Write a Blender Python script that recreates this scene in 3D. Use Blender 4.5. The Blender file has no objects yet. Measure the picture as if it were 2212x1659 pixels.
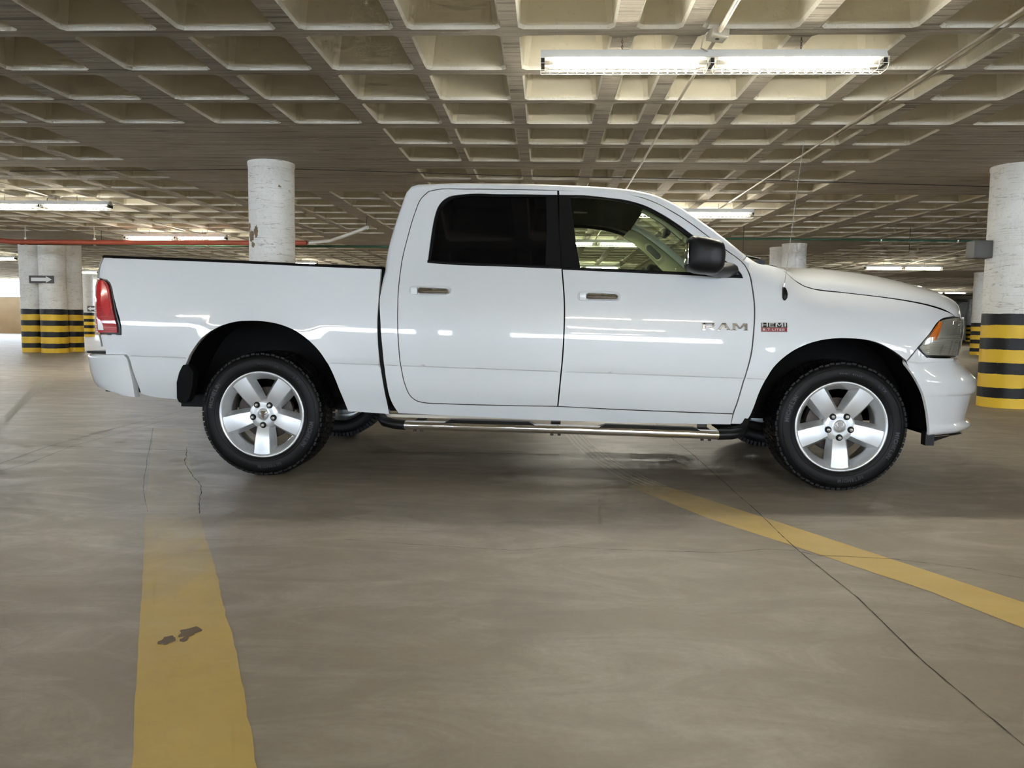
import bpy, bmesh, math, random
from mathutils import Vector, Matrix, geometry
import numpy as np
random.seed(4)
PI = math.pi
R = math.radians
S = bpy.context.scene
COL = S.collection

# ------------------------------------------------------------------ camera, sky, exposure
def make_camera():
    yaw, pitch, roll = R(2.41846), R(4.68402), R(0.740997)
    fw = Vector((-math.sin(yaw)*math.cos(pitch), math.cos(yaw)*math.cos(pitch), -math.sin(pitch)))
    r = Vector((math.cos(yaw), math.sin(yaw), 0.0)); u = r.cross(fw)
    r2 = r*math.cos(roll)+u*math.sin(roll); u2 = -r*math.sin(roll)+u*math.cos(roll)
    m = Matrix(((r2.x,u2.x,-fw.x,0),(r2.y,u2.y,-fw.y,0),(r2.z,u2.z,-fw.z,1.0),(0,0,0,1)))
    cd = bpy.data.cameras.new('camera'); cam = bpy.data.objects.new('camera', cd); COL.objects.link(cam)
    cd.sensor_width = 36; cd.lens = 1640.19*36/2212; cd.clip_start = .05; cd.clip_end = 300
    cam.matrix_world = m; S.camera = cam
make_camera()
S.view_settings.view_transform = 'Standard'; S.view_settings.look = 'None'
S.view_settings.gamma = 1; S.view_settings.use_curve_mapping = False
S.view_settings.exposure = 1.70
TUBE = 44.0        # tube radiance
SKY = 9.0          # daylight through the openings
wd = bpy.data.worlds.new('daylight'); S.world = wd; wd.use_nodes = True
bg = wd.node_tree.nodes['Background']; bg.inputs[0].default_value = (0.72,0.85,1.0,1); bg.inputs[1].default_value = SKY
S.cycles.max_bounces = 6; S.cycles.diffuse_bounces = 4; S.cycles.glossy_bounces = 3
S.cycles.use_adaptive_sampling = True; S.cycles.adaptive_threshold = .07; S.cycles.adaptive_min_samples = 16
S.cycles.transparent_max_bounces = 12; S.cycles.transmission_bounces = 6
S.cycles.sample_clamp_indirect = 4.0; S.cycles.use_light_tree = True
S.cycles.caustics_reflective = False; S.cycles.caustics_refractive = False
S.cycles.use_denoising = True

# ------------------------------------------------------------------ helpers
def tag(o, label=None, cat=None, group=None, kind=None):
    if label: o['label'] = label
    if cat: o['category'] = cat
    if group: o['group'] = group
    if kind: o['kind'] = kind
    return o
def empty(name, loc=(0,0,0), rz=0, **k):
    o = bpy.data.objects.new(name, None); COL.objects.link(o); o.location = loc; o.rotation_euler = (0,0,rz); o.empty_display_size = .1
    return tag(o, **k)
def link(name, me, mat, parent=None, **k):
    o = bpy.data.objects.new(name, me); COL.objects.link(o)
    if mat is not None and not me.materials: me.materials.append(mat)
    if parent is not None: o.parent = parent
    return tag(o, **k)
class MB:
    """collects simple solids, builds ONE mesh"""
    def __init__(s): s.v=[]; s.f=[]; s.sm=[]
    def add(s, v, f, smooth=False):
        n=len(s.v); s.v += [tuple(p) for p in v]; s.f += [tuple(i+n for i in q) for q in f]; s.sm += [smooth]*len(f)
    def box(s, c, d, rz=0, M=None):
        x,y,z=[q/2 for q in d]
        P=[Vector((a*x,b*y,e*z)) for e in (-1,1) for a,b in ((-1,-1),(1,-1),(1,1),(-1,1))]
        Mx=(Matrix.Rotation(rz,3,'Z') if M is None else M)
        s.add([Mx@p+Vector(c) for p in P], [(3,2,1,0),(4,5,6,7),(0,1,5,4),(1,2,6,5),(2,3,7,6),(3,0,4,7)])
    def tube(s, pts, r, n=10, cap=True, r2=None):
        pts=[Vector(p) for p in pts]; rings=[]; T0=None
        for i,p in enumerate(pts):
            t=(pts[min(i+1,len(pts)-1)]-pts[max(i-1,0)]).normalized()
            if T0 is None:
                a=t.orthogonal().normalized()
            else:
                a=(a-t*a.dot(t)).normalized()
            T0=t; b=t.cross(a)
            rr=r if r2 is None else r+(r2-r)*i/(len(pts)-1)
            rings.append([p+(a*math.cos(2*PI*k/n)+b*math.sin(2*PI*k/n))*rr for k in range(n)])
        v=[q for g in rings for q in g]; m=len(rings)
        f=[(i*n+k,i*n+(k+1)%n,(i+1)*n+(k+1)%n,(i+1)*n+k) for i in range(m-1) for k in range(n)]
        s.add(v,f,True)
        if cap:
            s.add(rings[0],[tuple(range(n))[::-1]]); s.add(rings[-1],[tuple(range(n))])
    def lathe(s, prof, c=(0,0,0), n=48, axis='Z', smooth=True, closed=False):
        """prof: (radius, height) along axis"""
        v=[]
        for r,h in prof:
            for k in range(n):
                a=2*PI*k/n; x,y=r*math.cos(a),r*math.sin(a)
                p = (x,y,h) if axis=='Z' else ((x,h,y) if axis=='Y' else (h,x,y))
                v.append(Vector(p)+Vector(c))
        m=len(prof); f=[]
        for i in range(m-1 if not closed else m):
            j=(i+1)%m
            for k in range(n):
                q=(i*n+k,i*n+(k+1)%n,j*n+(k+1)%n,j*n+k)
                f.append(q if axis!='Y' else q[::-1])
        s.add(v,f,smooth)
    def grid(s, rows, smooth=True, flip=False):
        n=len(rows[0]); v=[p for r in rows for p in r]
        f=[(i*n+k,i*n+k+1,(i+1)*n+k+1,(i+1)*n+k) for i in range(len(rows)-1) for k in range(n-1)]
        if flip: f=[q[::-1] for q in f]
        s.add(v,f,smooth)
    def prism(s, poly, y0, y1, plane='XZ'):
        """extrude a 2D polygon between two depths"""
        def P(a,b,d): return (a,d,b) if plane=='XZ' else ((a,b,d) if plane=='XY' else (d,a,b))
        n=len(poly); v=[P(a,b,y0) for a,b in poly]+[P(a,b,y1) for a,b in poly]
        f=[tuple(range(n)),tuple(range(n,2*n))[::-1]]+[(i,n+i,n+(i+1)%n,(i+1)%n) for i in range(n)]
        s.add(v,f)
    def build(s, name, mat, parent=None, bevel=0, recalc=False, mesh_only=False, **k):
        me=bpy.data.meshes.new(name); me.from_pydata([tuple(p) for p in s.v],[],s.f)
        me.polygons.foreach_set('use_smooth', s.sm)
        if bevel or recalc:
            bm=bmesh.new(); bm.from_mesh(me)
            if bevel:
                ed=[e for e in bm.edges if len(e.link_faces)==2 and e.calc_face_angle(0)>.5]
                bmesh.ops.bevel(bm,geom=ed,offset=bevel,segments=2,affect='EDGES',profile=.6)
            bmesh.ops.recalc_face_normals(bm,faces=bm.faces); bm.to_mesh(me); bm.free()
            if bevel:
                for p in me.polygons: p.use_smooth=True
                try: me.set_sharp_from_angle(angle=R(50))
                except Exception: pass
        me.validate(); me.update()
        if mesh_only:
            me.materials.append(mat); return me
        return link(name, me, mat, parent, **k)

# ------------------------------------------------------------------ materials
def mat(name, col=(.5,.5,.5), rough=.5, metal=0, coat=0, coat_r=.03, emit=None, es=0, spec=.5, ior=None):
    m=bpy.data.materials.new(name); m.use_nodes=True; b=m.node_tree.nodes['Principled BSDF']
    b.inputs['Base Color'].default_value=(*col,1); b.inputs['Roughness'].default_value=rough; b.inputs['Metallic'].default_value=metal
    b.inputs['Coat Weight'].default_value=coat; b.inputs['Coat Roughness'].default_value=coat_r
    b.inputs['Specular IOR Level'].default_value=spec
    if ior: b.inputs['IOR'].default_value=ior
    if emit: b.inputs['Emission Color'].default_value=(*emit,1); b.inputs['Emission Strength'].default_value=es
    return m
class NT:
    def __init__(s,m): s.m=m; s.t=m.node_tree; s.b=s.t.nodes['Principled BSDF']
    def n(s,typ,**k):
        o=s.t.nodes.new(typ)
        for a,v in k.items():
            if a=='ins':
                for q,w in v.items(): o.inputs[q].default_value=w
            else: setattr(o,a,v)
        return o
    def l(s,a,b): s.t.links.new(a,b)
    def coord(s,scale=(1,1,1),rot=(0,0,0),kind='Object'):
        c=s.n('ShaderNodeTexCoord'); mp=s.n('ShaderNodeMapping'); mp.inputs['Scale'].default_value=scale; mp.inputs['Rotation'].default_value=rot
        s.l(c.outputs[kind],mp.inputs[0]); return mp.outputs[0]
    def noise(s,vec,scale=5,detail=4,rough=.5,dist=0):
        o=s.n('ShaderNodeTexNoise'); o.inputs['Scale'].default_value=scale; o.inputs['Detail'].default_value=detail; o.inputs['Roughness'].default_value=rough; o.inputs['Distortion'].default_value=dist
        s.l(vec,o.inputs['Vector']); return o.outputs['Fac']
    def ramp(s,fac,stops,interp='LINEAR'):
        o=s.n('ShaderNodeValToRGB'); o.color_ramp.interpolation=interp; e=o.color_ramp.elements
        while len(e)<len(stops): e.new(.5)
        for q,(p,c) in zip(e,stops):
            q.position=p; q.color=(*c,1) if len(c)==3 else c
        s.l(fac,o.inputs[0]); return o.outputs[0]
    def mix(s,fac,a,b,mode='MIX'):
        o=s.n('ShaderNodeMix',data_type='RGBA',blend_type=mode)
        for i,w in ((0,fac),(6,a),(7,b)):
            if hasattr(w,'is_output'): s.l(w,o.inputs[i])
            elif i==0: o.inputs[0].default_value=w
            else: o.inputs[i].default_value=(*w,1)
        return o.outputs[2]
    def math(s,op,a,b=None,clamp=False):
        o=s.n('ShaderNodeMath',operation=op,use_clamp=clamp)
        for i,w in enumerate((a,b)):
            if w is None: continue
            if hasattr(w,'is_output'): s.l(w,o.inputs[i])
            else: o.inputs[i].default_value=w
        return o.outputs[0]
    def bump(s,h,strength=.3,dist=.01):
        o=s.n('ShaderNodeBump'); o.inputs['Strength'].default_value=strength; o.inputs['Distance'].default_value=dist
        s.l(h,o.inputs['Height']); s.l(o.outputs[0],s.b.inputs['Normal']); return o
    def base(s,c): s.l(c,s.b.inputs['Base Color'])
    def rough(s,c): s.l(c,s.b.inputs['Roughness'])
def g(v): return (v,v,v)

# floor: worn trowelled concrete, long drag streaks, polished patches
def floor_nodes(t):
    v=t.coord()
    big=t.noise(v,.35,5,.6,.4); mid=t.noise(v,2.2,6,.62,.6); fine=t.noise(v,45,4,.7)
    vs=t.coord(scale=(.75,1.9,1)); streak=t.noise(vs,1.9,10,.70,1.3)
    c=t.ramp(big,[(.30,(.325,.285,.235)),(.55,(.38,.335,.275)),(.75,(.415,.37,.305))])
    c=t.mix(t.math('MULTIPLY',t.ramp(streak,[(.46,g(0)),(.66,g(1))]),.40),c,(.60,.56,.49))
    c=t.mix(t.math('MULTIPLY',t.ramp(mid,[(.34,g(1)),(.50,g(0))]),.42),c,(.27,.235,.20))
    sp=t.noise(t.coord(scale=(1,1,1)),3.3,2,.5); c=t.mix(t.ramp(sp,[(.745,g(0)),(.765,g(.55))]),c,(.13,.11,.09))
    c=t.mix(t.math('MULTIPLY',t.ramp(fine,[(.38,g(1)),(.62,g(0))]),.30),c,(.31,.275,.23))
    r=t.ramp(streak,[(.3,g(.56)),(.7,g(.38))])
    return c,r,fine,streak,mid
M={}
M['floor']=mat('worn_concrete',rough=.45,spec=.32); t=NT(M['floor'])
c,r,fine,streak,mid=floor_nodes(t); t.base(c); t.rough(r)
t.bump(t.math('ADD',t.math('MULTIPLY',fine,.25),t.math('ADD',streak,t.math('MULTIPLY',mid,.6))),.22,.012)
def yellow(name,wear,ycol):
    m=mat(name,rough=.5,spec=.32); t=NT(m); c,r,fine,streak,mid=floor_nodes(t)
    w=t.noise(t.coord(scale=(3,1.2,1)),3.0,7,.7,.5)
    c2=t.mix(t.math('MULTIPLY',t.ramp(mid,[(.35,g(1)),(.6,g(0))]),.35),ycol,(ycol[0]*.72,ycol[1]*.70,ycol[2]*.75))
    e=wear(t,w)
    t.base(t.mix(e,c,c2)); t.rough(r)
    t.bump(t.math('ADD',t.math('MULTIPLY',fine,.25),streak),.22,.01); return m
def wear_left(t,w):
    # paint is worn away beyond the truck's rear wheel line (object Y > 3.8 m) and patchy before that
    c=t.n('ShaderNodeTexCoord'); s=t.n('ShaderNodeSeparateXYZ'); t.l(c.outputs['Object'],s.inputs[0])
    a=t.math('SUBTRACT',3.75,s.outputs[1]); a=t.math('MULTIPLY',a,.62,False)
    a=t.math('ADD',a,t.math('MULTIPLY',t.math('SUBTRACT',w,.5),1.0)); a=t.math('ADD',a,.15)
    mr=t.n('ShaderNodeClamp'); t.l(a,mr.inputs[0]); mr.inputs[1].default_value=.0; mr.inputs[2].default_value=.93
    # hard end of the paint
    st=t.math('LESS_THAN',s.outputs[1],t.math('ADD',3.76,t.math('MULTIPLY',w,.05)))
    far=t.math('MULTIPLY',t.math('SUBTRACT',1.0,st),t.math('MULTIPLY',w,.42))
    return t.math('ADD',t.math('MULTIPLY',mr.outputs[0],st),far)
def wear_right(t,w):
    c=t.n('ShaderNodeTexCoord'); s=t.n('ShaderNodeSeparateXYZ'); t.l(c.outputs['Object'],s.inputs[0])
    a=t.math('MULTIPLY',t.math('SUBTRACT',5.0,s.outputs[1]),.7)
    a=t.math('ADD',a,t.math('MULTIPLY',t.math('SUBTRACT',w,.5),.8))
    mr=t.n('ShaderNodeClamp'); t.l(a,mr.inputs[0]); mr.inputs[1].default_value=.0; mr.inputs[2].default_value=.9
    return mr.outputs[0]
M['yellow_l']=yellow('worn_yellow_paint_left',wear_left,(.68,.50,.15))
M['yellow_r']=yellow('worn_yellow_paint_right',wear_right,(.78,.57,.20))
M['crack']=mat('crack_dark',(.07,.058,.045),.9)
M['patch']=mat('cement_patch',(.37,.35,.30),.6)
M['scuff']=mat('pale_scuff',(.52,.48,.40),.5)
M['seam']=mat('slab_seam',(.20,.175,.145),.8)

def plaster(name,cols,vscale=(1,1,1),bs=.35,boards=False):
    m=mat(name,rough=.75,spec=.3); t=NT(m); v=t.coord(scale=vscale)
    n1=t.noise(v,1.3,5,.6,.3); n2=t.noise(v,14,6,.65,.3); n3=t.noise(v,70,3,.6)
    c=t.ramp(n1,[(.3,cols[0]),(.6,cols[1])])
    c=t.mix(t.math('MULTIPLY',t.ramp(n2,[(.28,g(1)),(.40,g(0))]),.45),c,cols[2])
    t.base(c)
    h=t.math('ADD',n2,t.math('MULTIPLY',n3,.4))
    t.bump(h,bs,.012); return m
M['coffer']=plaster('painted_coffer',((.74,.69,.56),(.80,.75,.62),(.56,.51,.41)),bs=.22)
# rib soffits: board-marked concrete, lines along X
m=mat('board_marked_soffit',rough=.8,spec=.25); t=NT(m)
vb=t.coord(scale=(.6,17,1)); nb=t.noise(vb,1.0,7,.7,.15); v0=t.coord(); n0=t.noise(v0,1.1,4,.6,.2); nf=t.noise(t.coord(scale=(4,40,1)),2.2,5,.72,.2)
c=t.ramp(n0,[(.3,(.50,.445,.37)),(.65,(.60,.54,.45))])
c=t.mix(t.math('MULTIPLY',t.ramp(nb,[(.36,g(1)),(.52,g(0))]),.62),c,(.27,.23,.18))
c=t.mix(t.math('MULTIPLY',t.ramp(nf,[(.615,g(0)),(.66,g(1))]),.7),c,(.88,.84,.75))
l1=t.noise(t.coord(scale=(.22,9,1)),1.0,2,.5,.25); l2=t.math('ABSOLUTE',t.math('SUBTRACT',l1,.5)); dk=t.ramp(l2,[(.0,g(1)),(.010,g(.75)),(.018,g(0))])
c=t.mix(t.math('MULTIPLY',dk,.62),c,(.13,.105,.08))
l3=t.noise(t.coord(scale=(.6,12,2)),1.0,3,.6,.3); l4=t.math('ABSOLUTE',t.math('SUBTRACT',l3,.47)); wk=t.ramp(l4,[(.0,g(1)),(.008,g(0))]); mk=t.ramp(t.noise(t.coord(scale=(1.3,1.3,1)),1.7,4,.6),[(.50,g(0)),(.58,g(1))])
c=t.mix(t.math('MULTIPLY',wk,t.math('MULTIPLY',mk,.8)),c,(.95,.90,.80))
t.base(c); t.bump(t.math('ADD',nb,t.math('MULTIPLY',nf,.6)),.8,.03); M['soffit']=m
M['lip']=plaster('plaster_lip',((.84,.80,.70),(.90,.86,.76),(.40,.35,.27)),vscale=(2,2,2),bs=.9)

# columns: white painted render, black and yellow bands near the ground
def column_mat(name,peel):
    m=mat(name,rough=.55,spec=.25); t=NT(m)
    tc=t.n('ShaderNodeTexCoord'); sp=t.n('ShaderNodeSeparateXYZ'); t.l(tc.outputs['Object'],sp.inputs[0])
    v=t.coord(scale=(1,1,1)); n1=t.noise(v,3,5,.6,.4); n2=t.noise(t.coord(scale=(3,3,14)),2.2,6,.7,.6); n3=t.noise(v,30,4,.7)
    c=t.ramp(n1,[(.3,(.80,.77,.71)),(.65,(.88,.86,.81))])
    c=t.mix(t.math('MULTIPLY',t.ramp(n2,[(.30,g(1)),(.40,g(0))]),.6),c,(.36,.33,.28))
    w1=t.noise(t.coord(scale=(.8,.8,9)),1.5,3,.5,.4); w2=t.math('ABSOLUTE',t.math('SUBTRACT',w1,.5)); c=t.mix(t.math('MULTIPLY',t.ramp(w2,[(.0,g(1)),(.008,g(0))]),.65),c,(.24,.21,.17))
    k1=t.noise(t.coord(scale=(3,3,1.2)),2.6,4,.65,1.2); k2=t.math('ABSOLUTE',t.math('SUBTRACT',k1,.5)); c=t.mix(t.math('MULTIPLY',t.ramp(k2,[(.0,g(1)),(.0035,g(0))]),.6),c,(.16,.13,.10))
    if peel:
        pz=t.n('ShaderNodeMapRange'); t.l(sp.outputs[2],pz.inputs[0]); pz.inputs[1].default_value=1.75; pz.inputs[2].default_value=2.2; pz.inputs[3].default_value=.0; pz.inputs[4].default_value=.14
        pk=t.noise(v,3.4,6,.62,.3); k=t.math('SUBTRACT',pk,t.math('SUBTRACT',.80,pz.outputs[0]))
        c=t.mix(t.ramp(k,[(.0,g(0)),(.012,g(1))]),c,(.30,.225,.15))
    wob=t.math('MULTIPLY',t.math('SUBTRACT',t.noise(v,5,3,.6),.5),.022)
    zz=t.math('DIVIDE',t.math('ADD',sp.outputs[2],wob),1.18)
    Yc=(.86,.55,.045); K=(.009,.009,.010)
    edges=[0,.12,.25,.42,.565,.73,.875,1.035]
    band=t.ramp(zz,[(e/1.18,(Yc if i%2==0 else K)) for i,e in enumerate(edges)],'CONSTANT')
    band=t.mix(t.ramp(n3,[(.68,g(0)),(.72,g(.35))]),band,(.5,.45,.36))
    below=t.math('LESS_THAN',zz,1.0)
    t.base(t.mix(below,c,band))
    rr=t.mix(below,g(.6),g(.38)); t.rough(rr)
    t.bump(t.math('ADD',n2,t.math('MULTIPLY',n3,.5)),.22,.012); return m
M['column']=column_mat('painted_column',False); M['column_peel']=column_mat('painted_column_peeling',True)
M['tan_wall']=plaster('tan_render',((.55,.42,.28),(.62,.49,.33),(.42,.32,.2)),bs=.2)
M['grey_wall']=plaster('grey_wall',((.42,.40,.36),(.5,.48,.43),(.3,.28,.25)),bs=.2)
M['white_metal']=mat('white_enamel',(.78,.78,.76),.35)
M['tube']=mat('fluorescent_tube',(.9,.9,.9),.4,emit=(1.0,.95,.80),es=TUBE)
M['wire']=mat('guard_wire',(.72,.71,.66),.4)
M['conduit']=mat('galvanised_conduit',(.52,.47,.38),.45,metal=.25)
M['red_pipe']=mat('red_oxide_pipe',(.42,.085,.045),.5)
M['green_pipe']=mat('green_pipe',(.02,.09,.05),.5)
M['pvc']=mat('white_pvc',(.72,.70,.64),.4)
M['dark_cable']=mat('dark_cable',(.035,.03,.025),.7)
M['dark_box']=mat('dark_grey_box',(.07,.065,.055),.5)
M['sign_grey']=mat('sign_grey',(.075,.07,.065),.5)
M['sign_white']=mat('sign_white',(.8,.8,.78),.4)
M['mast']=mat('mast_steel',(.30,.30,.30),.45,metal=.6)
M['steel']=mat('bright_steel',(.7,.7,.7),.25,metal=1)

# truck materials
M['paint']=mat('white_body_paint',(.70,.71,.72),.32,coat=1.0,coat_r=.03)
M['chrome']=mat('chrome',(.86,.86,.87),.06,metal=1)
M['badge_chrome']=mat('badge_chrome',(.66,.67,.70),.12,metal=1)
M['alloy']=mat('silver_alloy',(.66,.67,.68),.30,metal=.55,coat=.4,coat_r=.15)
M['alloy_dark']=mat('alloy_barrel',(.40,.40,.39),.40,metal=.55)
m=mat('black_rubber',(.0035,.0035,.004),.48,spec=.20); t=NT(m); n=t.noise(t.coord(),60,3,.6); t.bump(n,.08,.002); M['rubber']=m
M['rubber_mark']=mat('raised_rubber_letters',(.024,.025,.027),.30)
M['plastic']=mat('black_plastic',(.0055,.0055,.006),.40,spec=.28)
M['plastic_gloss']=mat('gloss_black_trim',(.006,.0065,.008),.22,spec=.35)
M['liner']=mat('wheel_well_liner',(.004,.004,.0045),.8,spec=.15)
M['under']=mat('underbody_black',(.006,.006,.006),.7,spec=.2)
M['iron']=mat('cast_iron',(.055,.045,.04),.5,metal=.5)
M['seal_gap_black']=mat('black_seal_and_gap_shade',(.003,.003,.0035),.6,spec=.15)  # rubber mouldings, and the black that stands for shade in panel gaps
M['privacy']=mat('privacy_glass',(.002,.002,.0025),.03,spec=.22)
def thin_glass(name,tint,f0=1.5):
    m=bpy.data.materials.new(name); m.use_nodes=True; nt=m.node_tree; nt.nodes.clear()
    o=nt.nodes.new('ShaderNodeOutputMaterial'); tr=nt.nodes.new('ShaderNodeBsdfTransparent'); gl=nt.nodes.new('ShaderNodeBsdfGlossy'); fr=nt.nodes.new('ShaderNodeFresnel'); mx=nt.nodes.new('ShaderNodeMixShader')
    tr.inputs[0].default_value=(*tint,1); gl.inputs[0].default_value=(1,1,1,1); gl.inputs['Roughness'].default_value=.0; fr.inputs[0].default_value=f0
    nt.links.new(fr.outputs[0],mx.inputs[0]); nt.links.new(tr.outputs[0],mx.inputs[1]); nt.links.new(gl.outputs[0],mx.inputs[2]); nt.links.new(mx.outputs[0],o.inputs[0]); return m
M['glass']=thin_glass('window_glass',(.74,.82,.70))
M['windshield']=thin_glass('windshield_glass',(.70,.79,.68))
M['lens']=thin_glass('clear_lens',(.92,.92,.90),1.45)
m=mat('red_lens',(.42,.008,.015),.12,coat=1,coat_r=.02); t=NT(m)
w=t.n('ShaderNodeTexWave',bands_direction='Z'); w.inputs['Scale'].default_value=26; t.l(t.coord(),w.inputs[0]); t.bump(w.outputs['Fac'],.35,.004); M['red']=m
M['red_bright']=mat('red_reflector',(.58,.012,.02),.10,coat=1,coat_r=.02)
M['reverse']=mat('clear_reverse_lens',(.80,.78,.78),.15,coat=1)
M['amber']=mat('amber_reflector',(.80,.20,.02),.15,coat=1)
m=mat('headlamp_bowl',(.66,.64,.56),.26,metal=.55); t=NT(m)
w=t.n('ShaderNodeTexWave',bands_direction='Z'); w.inputs['Scale'].default_value=34; t.l(t.coord(),w.inputs[0]); t.bump(w.outputs['Fac'],.5,.004); M['bowl']=m
M['bowl_dark']=mat('headlamp_bezel',(.46,.45,.40),.3,metal=.5)
M['badge_red']=mat('badge_red',(.22,.005,.008),.3)
M['beige']=mat('beige_trim',(.42,.40,.27),.7)
M['grey_trim']=mat('grey_headliner',(.12,.12,.11),.9)
M['seat']=mat('charcoal_seat',(.035,.04,.045),.6)
M['mesh_black']=mat('black_grille',(.012,.012,.012),.4)

# ---- body side profile: half width of the truck as a function of length x and height z (metres)
def pchip(K):
    xs=[a for a,_ in K]; ys=[b for _,b in K]; n=len(xs)
    h=[xs[i+1]-xs[i] for i in range(n-1)]; d=[(ys[i+1]-ys[i])/h[i] for i in range(n-1)]
    m=[0.0]*n; m[0]=d[0]; m[-1]=d[-1]
    for i in range(1,n-1):
        if d[i-1]*d[i]>0:
            w1=2*h[i]+h[i-1]; w2=h[i]+2*h[i-1]; m[i]=(w1+w2)/(w1/d[i-1]+w2/d[i])
    def F(x):
        if x<=xs[0]: return ys[0]+m[0]*(x-xs[0])
        if x>=xs[-1]: return ys[-1]+m[-1]*(x-xs[-1])
        i=0
        while x>xs[i+1]: i+=1
        t=(x-xs[i])/h[i]; t2=t*t; t3=t2*t
        return (2*t3-3*t2+1)*ys[i]+(t3-2*t2+t)*h[i]*m[i]+(-2*t3+3*t2)*ys[i+1]+(t3-t2)*h[i]*m[i+1]
    return F
LOW=[(.28,.905),(.40,.932),(.50,.964),(.54,.979),(.60,.987),(.690,.9905),(.7015,.9915),(.7055,.9985),(.78,1.003),(.90,1.006),(.98,1.002)]
W_CAB=pchip(LOW+[(1.06,.993),(1.14,.978),(1.22,.955),(1.28,.934),(1.80,.768),(1.92,.728)])
W_BED=pchip(LOW+[(1.06,.996),(1.16,.986),(1.28,.972),(1.42,.952)])
W_FEN=pchip(LOW+[(1.08,.99),(1.20,.965),(1.32,.93)])
HOODLINE=pchip([(1.36,1.372),(1.44,1.337),(1.51,1.275),(1.56,1.243),(1.615,1.2245),(1.79,1.2045),(2.0,1.181),(2.147,1.161),(2.30,1.133),(2.43,1.098),(2.55,1.05)])
XW=1.785
def circ(d,r,dm):
    if d<=0: return 0.0
    if d<dm: return r-math.sqrt(r*r-d*d)
    return r-math.sqrt(r*r-dm*dm)+(d-dm)*dm/math.sqrt(r*r-dm*dm)
def flare(x,z,xc,R):
    t=max(0.0,min(1.0,1-(math.hypot(x-xc,z-.40)-R)/.16))
    return .006*t*t*(3-2*t)
def taper(x):
    if x<=2.05: return 0.0
    x2=min(x,2.60); u=(x2-2.05)/.66
    t=.99-.99*(1-u**2.6)**(1/2.6)
    return t+max(0.0,x-2.60)*1.6
def y_cab(x,z): return W_CAB(z+.0197*x)
def y_bed(x,z): return W_BED(z+.0197*x)+flare(x,z,-XW,.52)-circ(-2.78-x,.12,.10)
def y_fen(x,z):
    d=max(0.0,HOODLINE(x)-z)
    return W_FEN(z+.0197*x)+flare(x,z,XW,.54)-taper(x)-.085*(1-.5*max(0.0,min(1.0,(x-1.9)/.5)))*max(0.0,1-d/.17)**2

NXC=pchip([(.78,2.69),(.85,2.705),(.95,2.725),(1.07,2.737),(1.10,2.737)])
NHW=pchip([(.78,.99),(.95,.985),(1.03,.965),(1.10,.93)])
def nose(th,z):
    n=2/2.6
    return 2.05+(NXC(z)-2.05)*math.sin(th)**n, -NHW(z)*math.cos(th)**n

# ---- panel outlines in truck space: (x forward, z up) in metres
BED=[(-2.777,1.37),(-2.401,1.36),(-1.897,1.344),(-1.399,1.326),(-1.015,1.315),(-1.022,1.158),(-1.029,1.004),(-1.026,0.869),(-1.014,0.724),(-0.993,0.577),(-0.971,0.409),(-1.24,0.423),(-1.266,0.511),(-1.298,0.611),(-1.336,0.699),(-1.391,0.791),(-1.459,0.863),(-1.537,0.92),(-1.636,0.961),(-1.736,0.98),(-1.836,0.984),(-1.936,0.975),(-2.036,0.943),(-2.139,0.878),(-2.202,0.803),(-2.255,0.713),(-2.29,0.623),(-2.322,0.551),(-2.342,0.476),(-2.538,0.497),(-2.581,0.509),(-2.591,0.582),(-2.613,0.667),(-2.635,0.747),(-2.652,0.774),(-2.694,0.791),(-2.777,0.802),(-2.794,0.809),(-2.802,0.854),(-2.809,0.885),(-2.668,0.887),(-2.668,0.944),(-2.697,1.052),(-2.721,1.14),(-2.739,1.204),(-2.763,1.23),(-2.822,1.242),(-2.818,1.288),(-2.807,1.334)]
TAIL=[(-2.815,1.243),(-2.773,1.236),(-2.746,1.221),(-2.734,1.199),(-2.716,1.126),(-2.692,1.016),(-2.67,0.928),(-2.668,0.897),(-2.68,0.886),(-2.812,0.888),(-2.818,0.926),(-2.834,1.015),(-2.844,1.103),(-2.839,1.192)]
CABSIDE=[(-0.837,1.868),(-0.878,1.857),(-0.912,1.816),(-0.936,1.732),(-0.965,1.628),(-0.992,1.506),(-1.008,1.398),(-1.014,1.315),(-1.02,1.174),(-1.016,0.988),(-1.004,0.815),(-0.981,0.616),(-0.954,0.471),(-0.922,0.414),(-0.382,0.4),(0.088,0.389),(0.668,0.385),(1.141,0.389),(1.145,0.459),(1.173,0.575),(1.2,0.691),(1.227,0.816),(1.239,0.962),(1.244,1.085),(1.236,1.209),(1.219,1.312),(1.196,1.361),(1.182,1.381),(1.209,1.416),(1.102,1.509),(0.991,1.597),(0.878,1.68),(0.787,1.74),(0.672,1.794),(0.555,1.824),(0.415,1.842),(0.18,1.856),(-0.176,1.867),(-0.535,1.87)]
REARDOOR=[(0.056,1.829),(-0.235,1.833),(-0.534,1.835),(-0.69,1.834),(-0.761,1.819),(-0.806,1.774),(-0.842,1.675),(-0.875,1.531),(-0.901,1.387),(-0.912,1.221),(-0.912,1.047),(-0.907,0.898),(-0.892,0.724),(-0.865,0.595),(-0.833,0.526),(-0.793,0.497),(-0.746,0.488),(-0.616,0.484),(-0.263,0.481),(0.081,0.482),(0.093,0.636),(0.104,0.775),(0.111,0.946),(0.11,1.117),(0.092,1.325),(0.07,1.585)]
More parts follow.
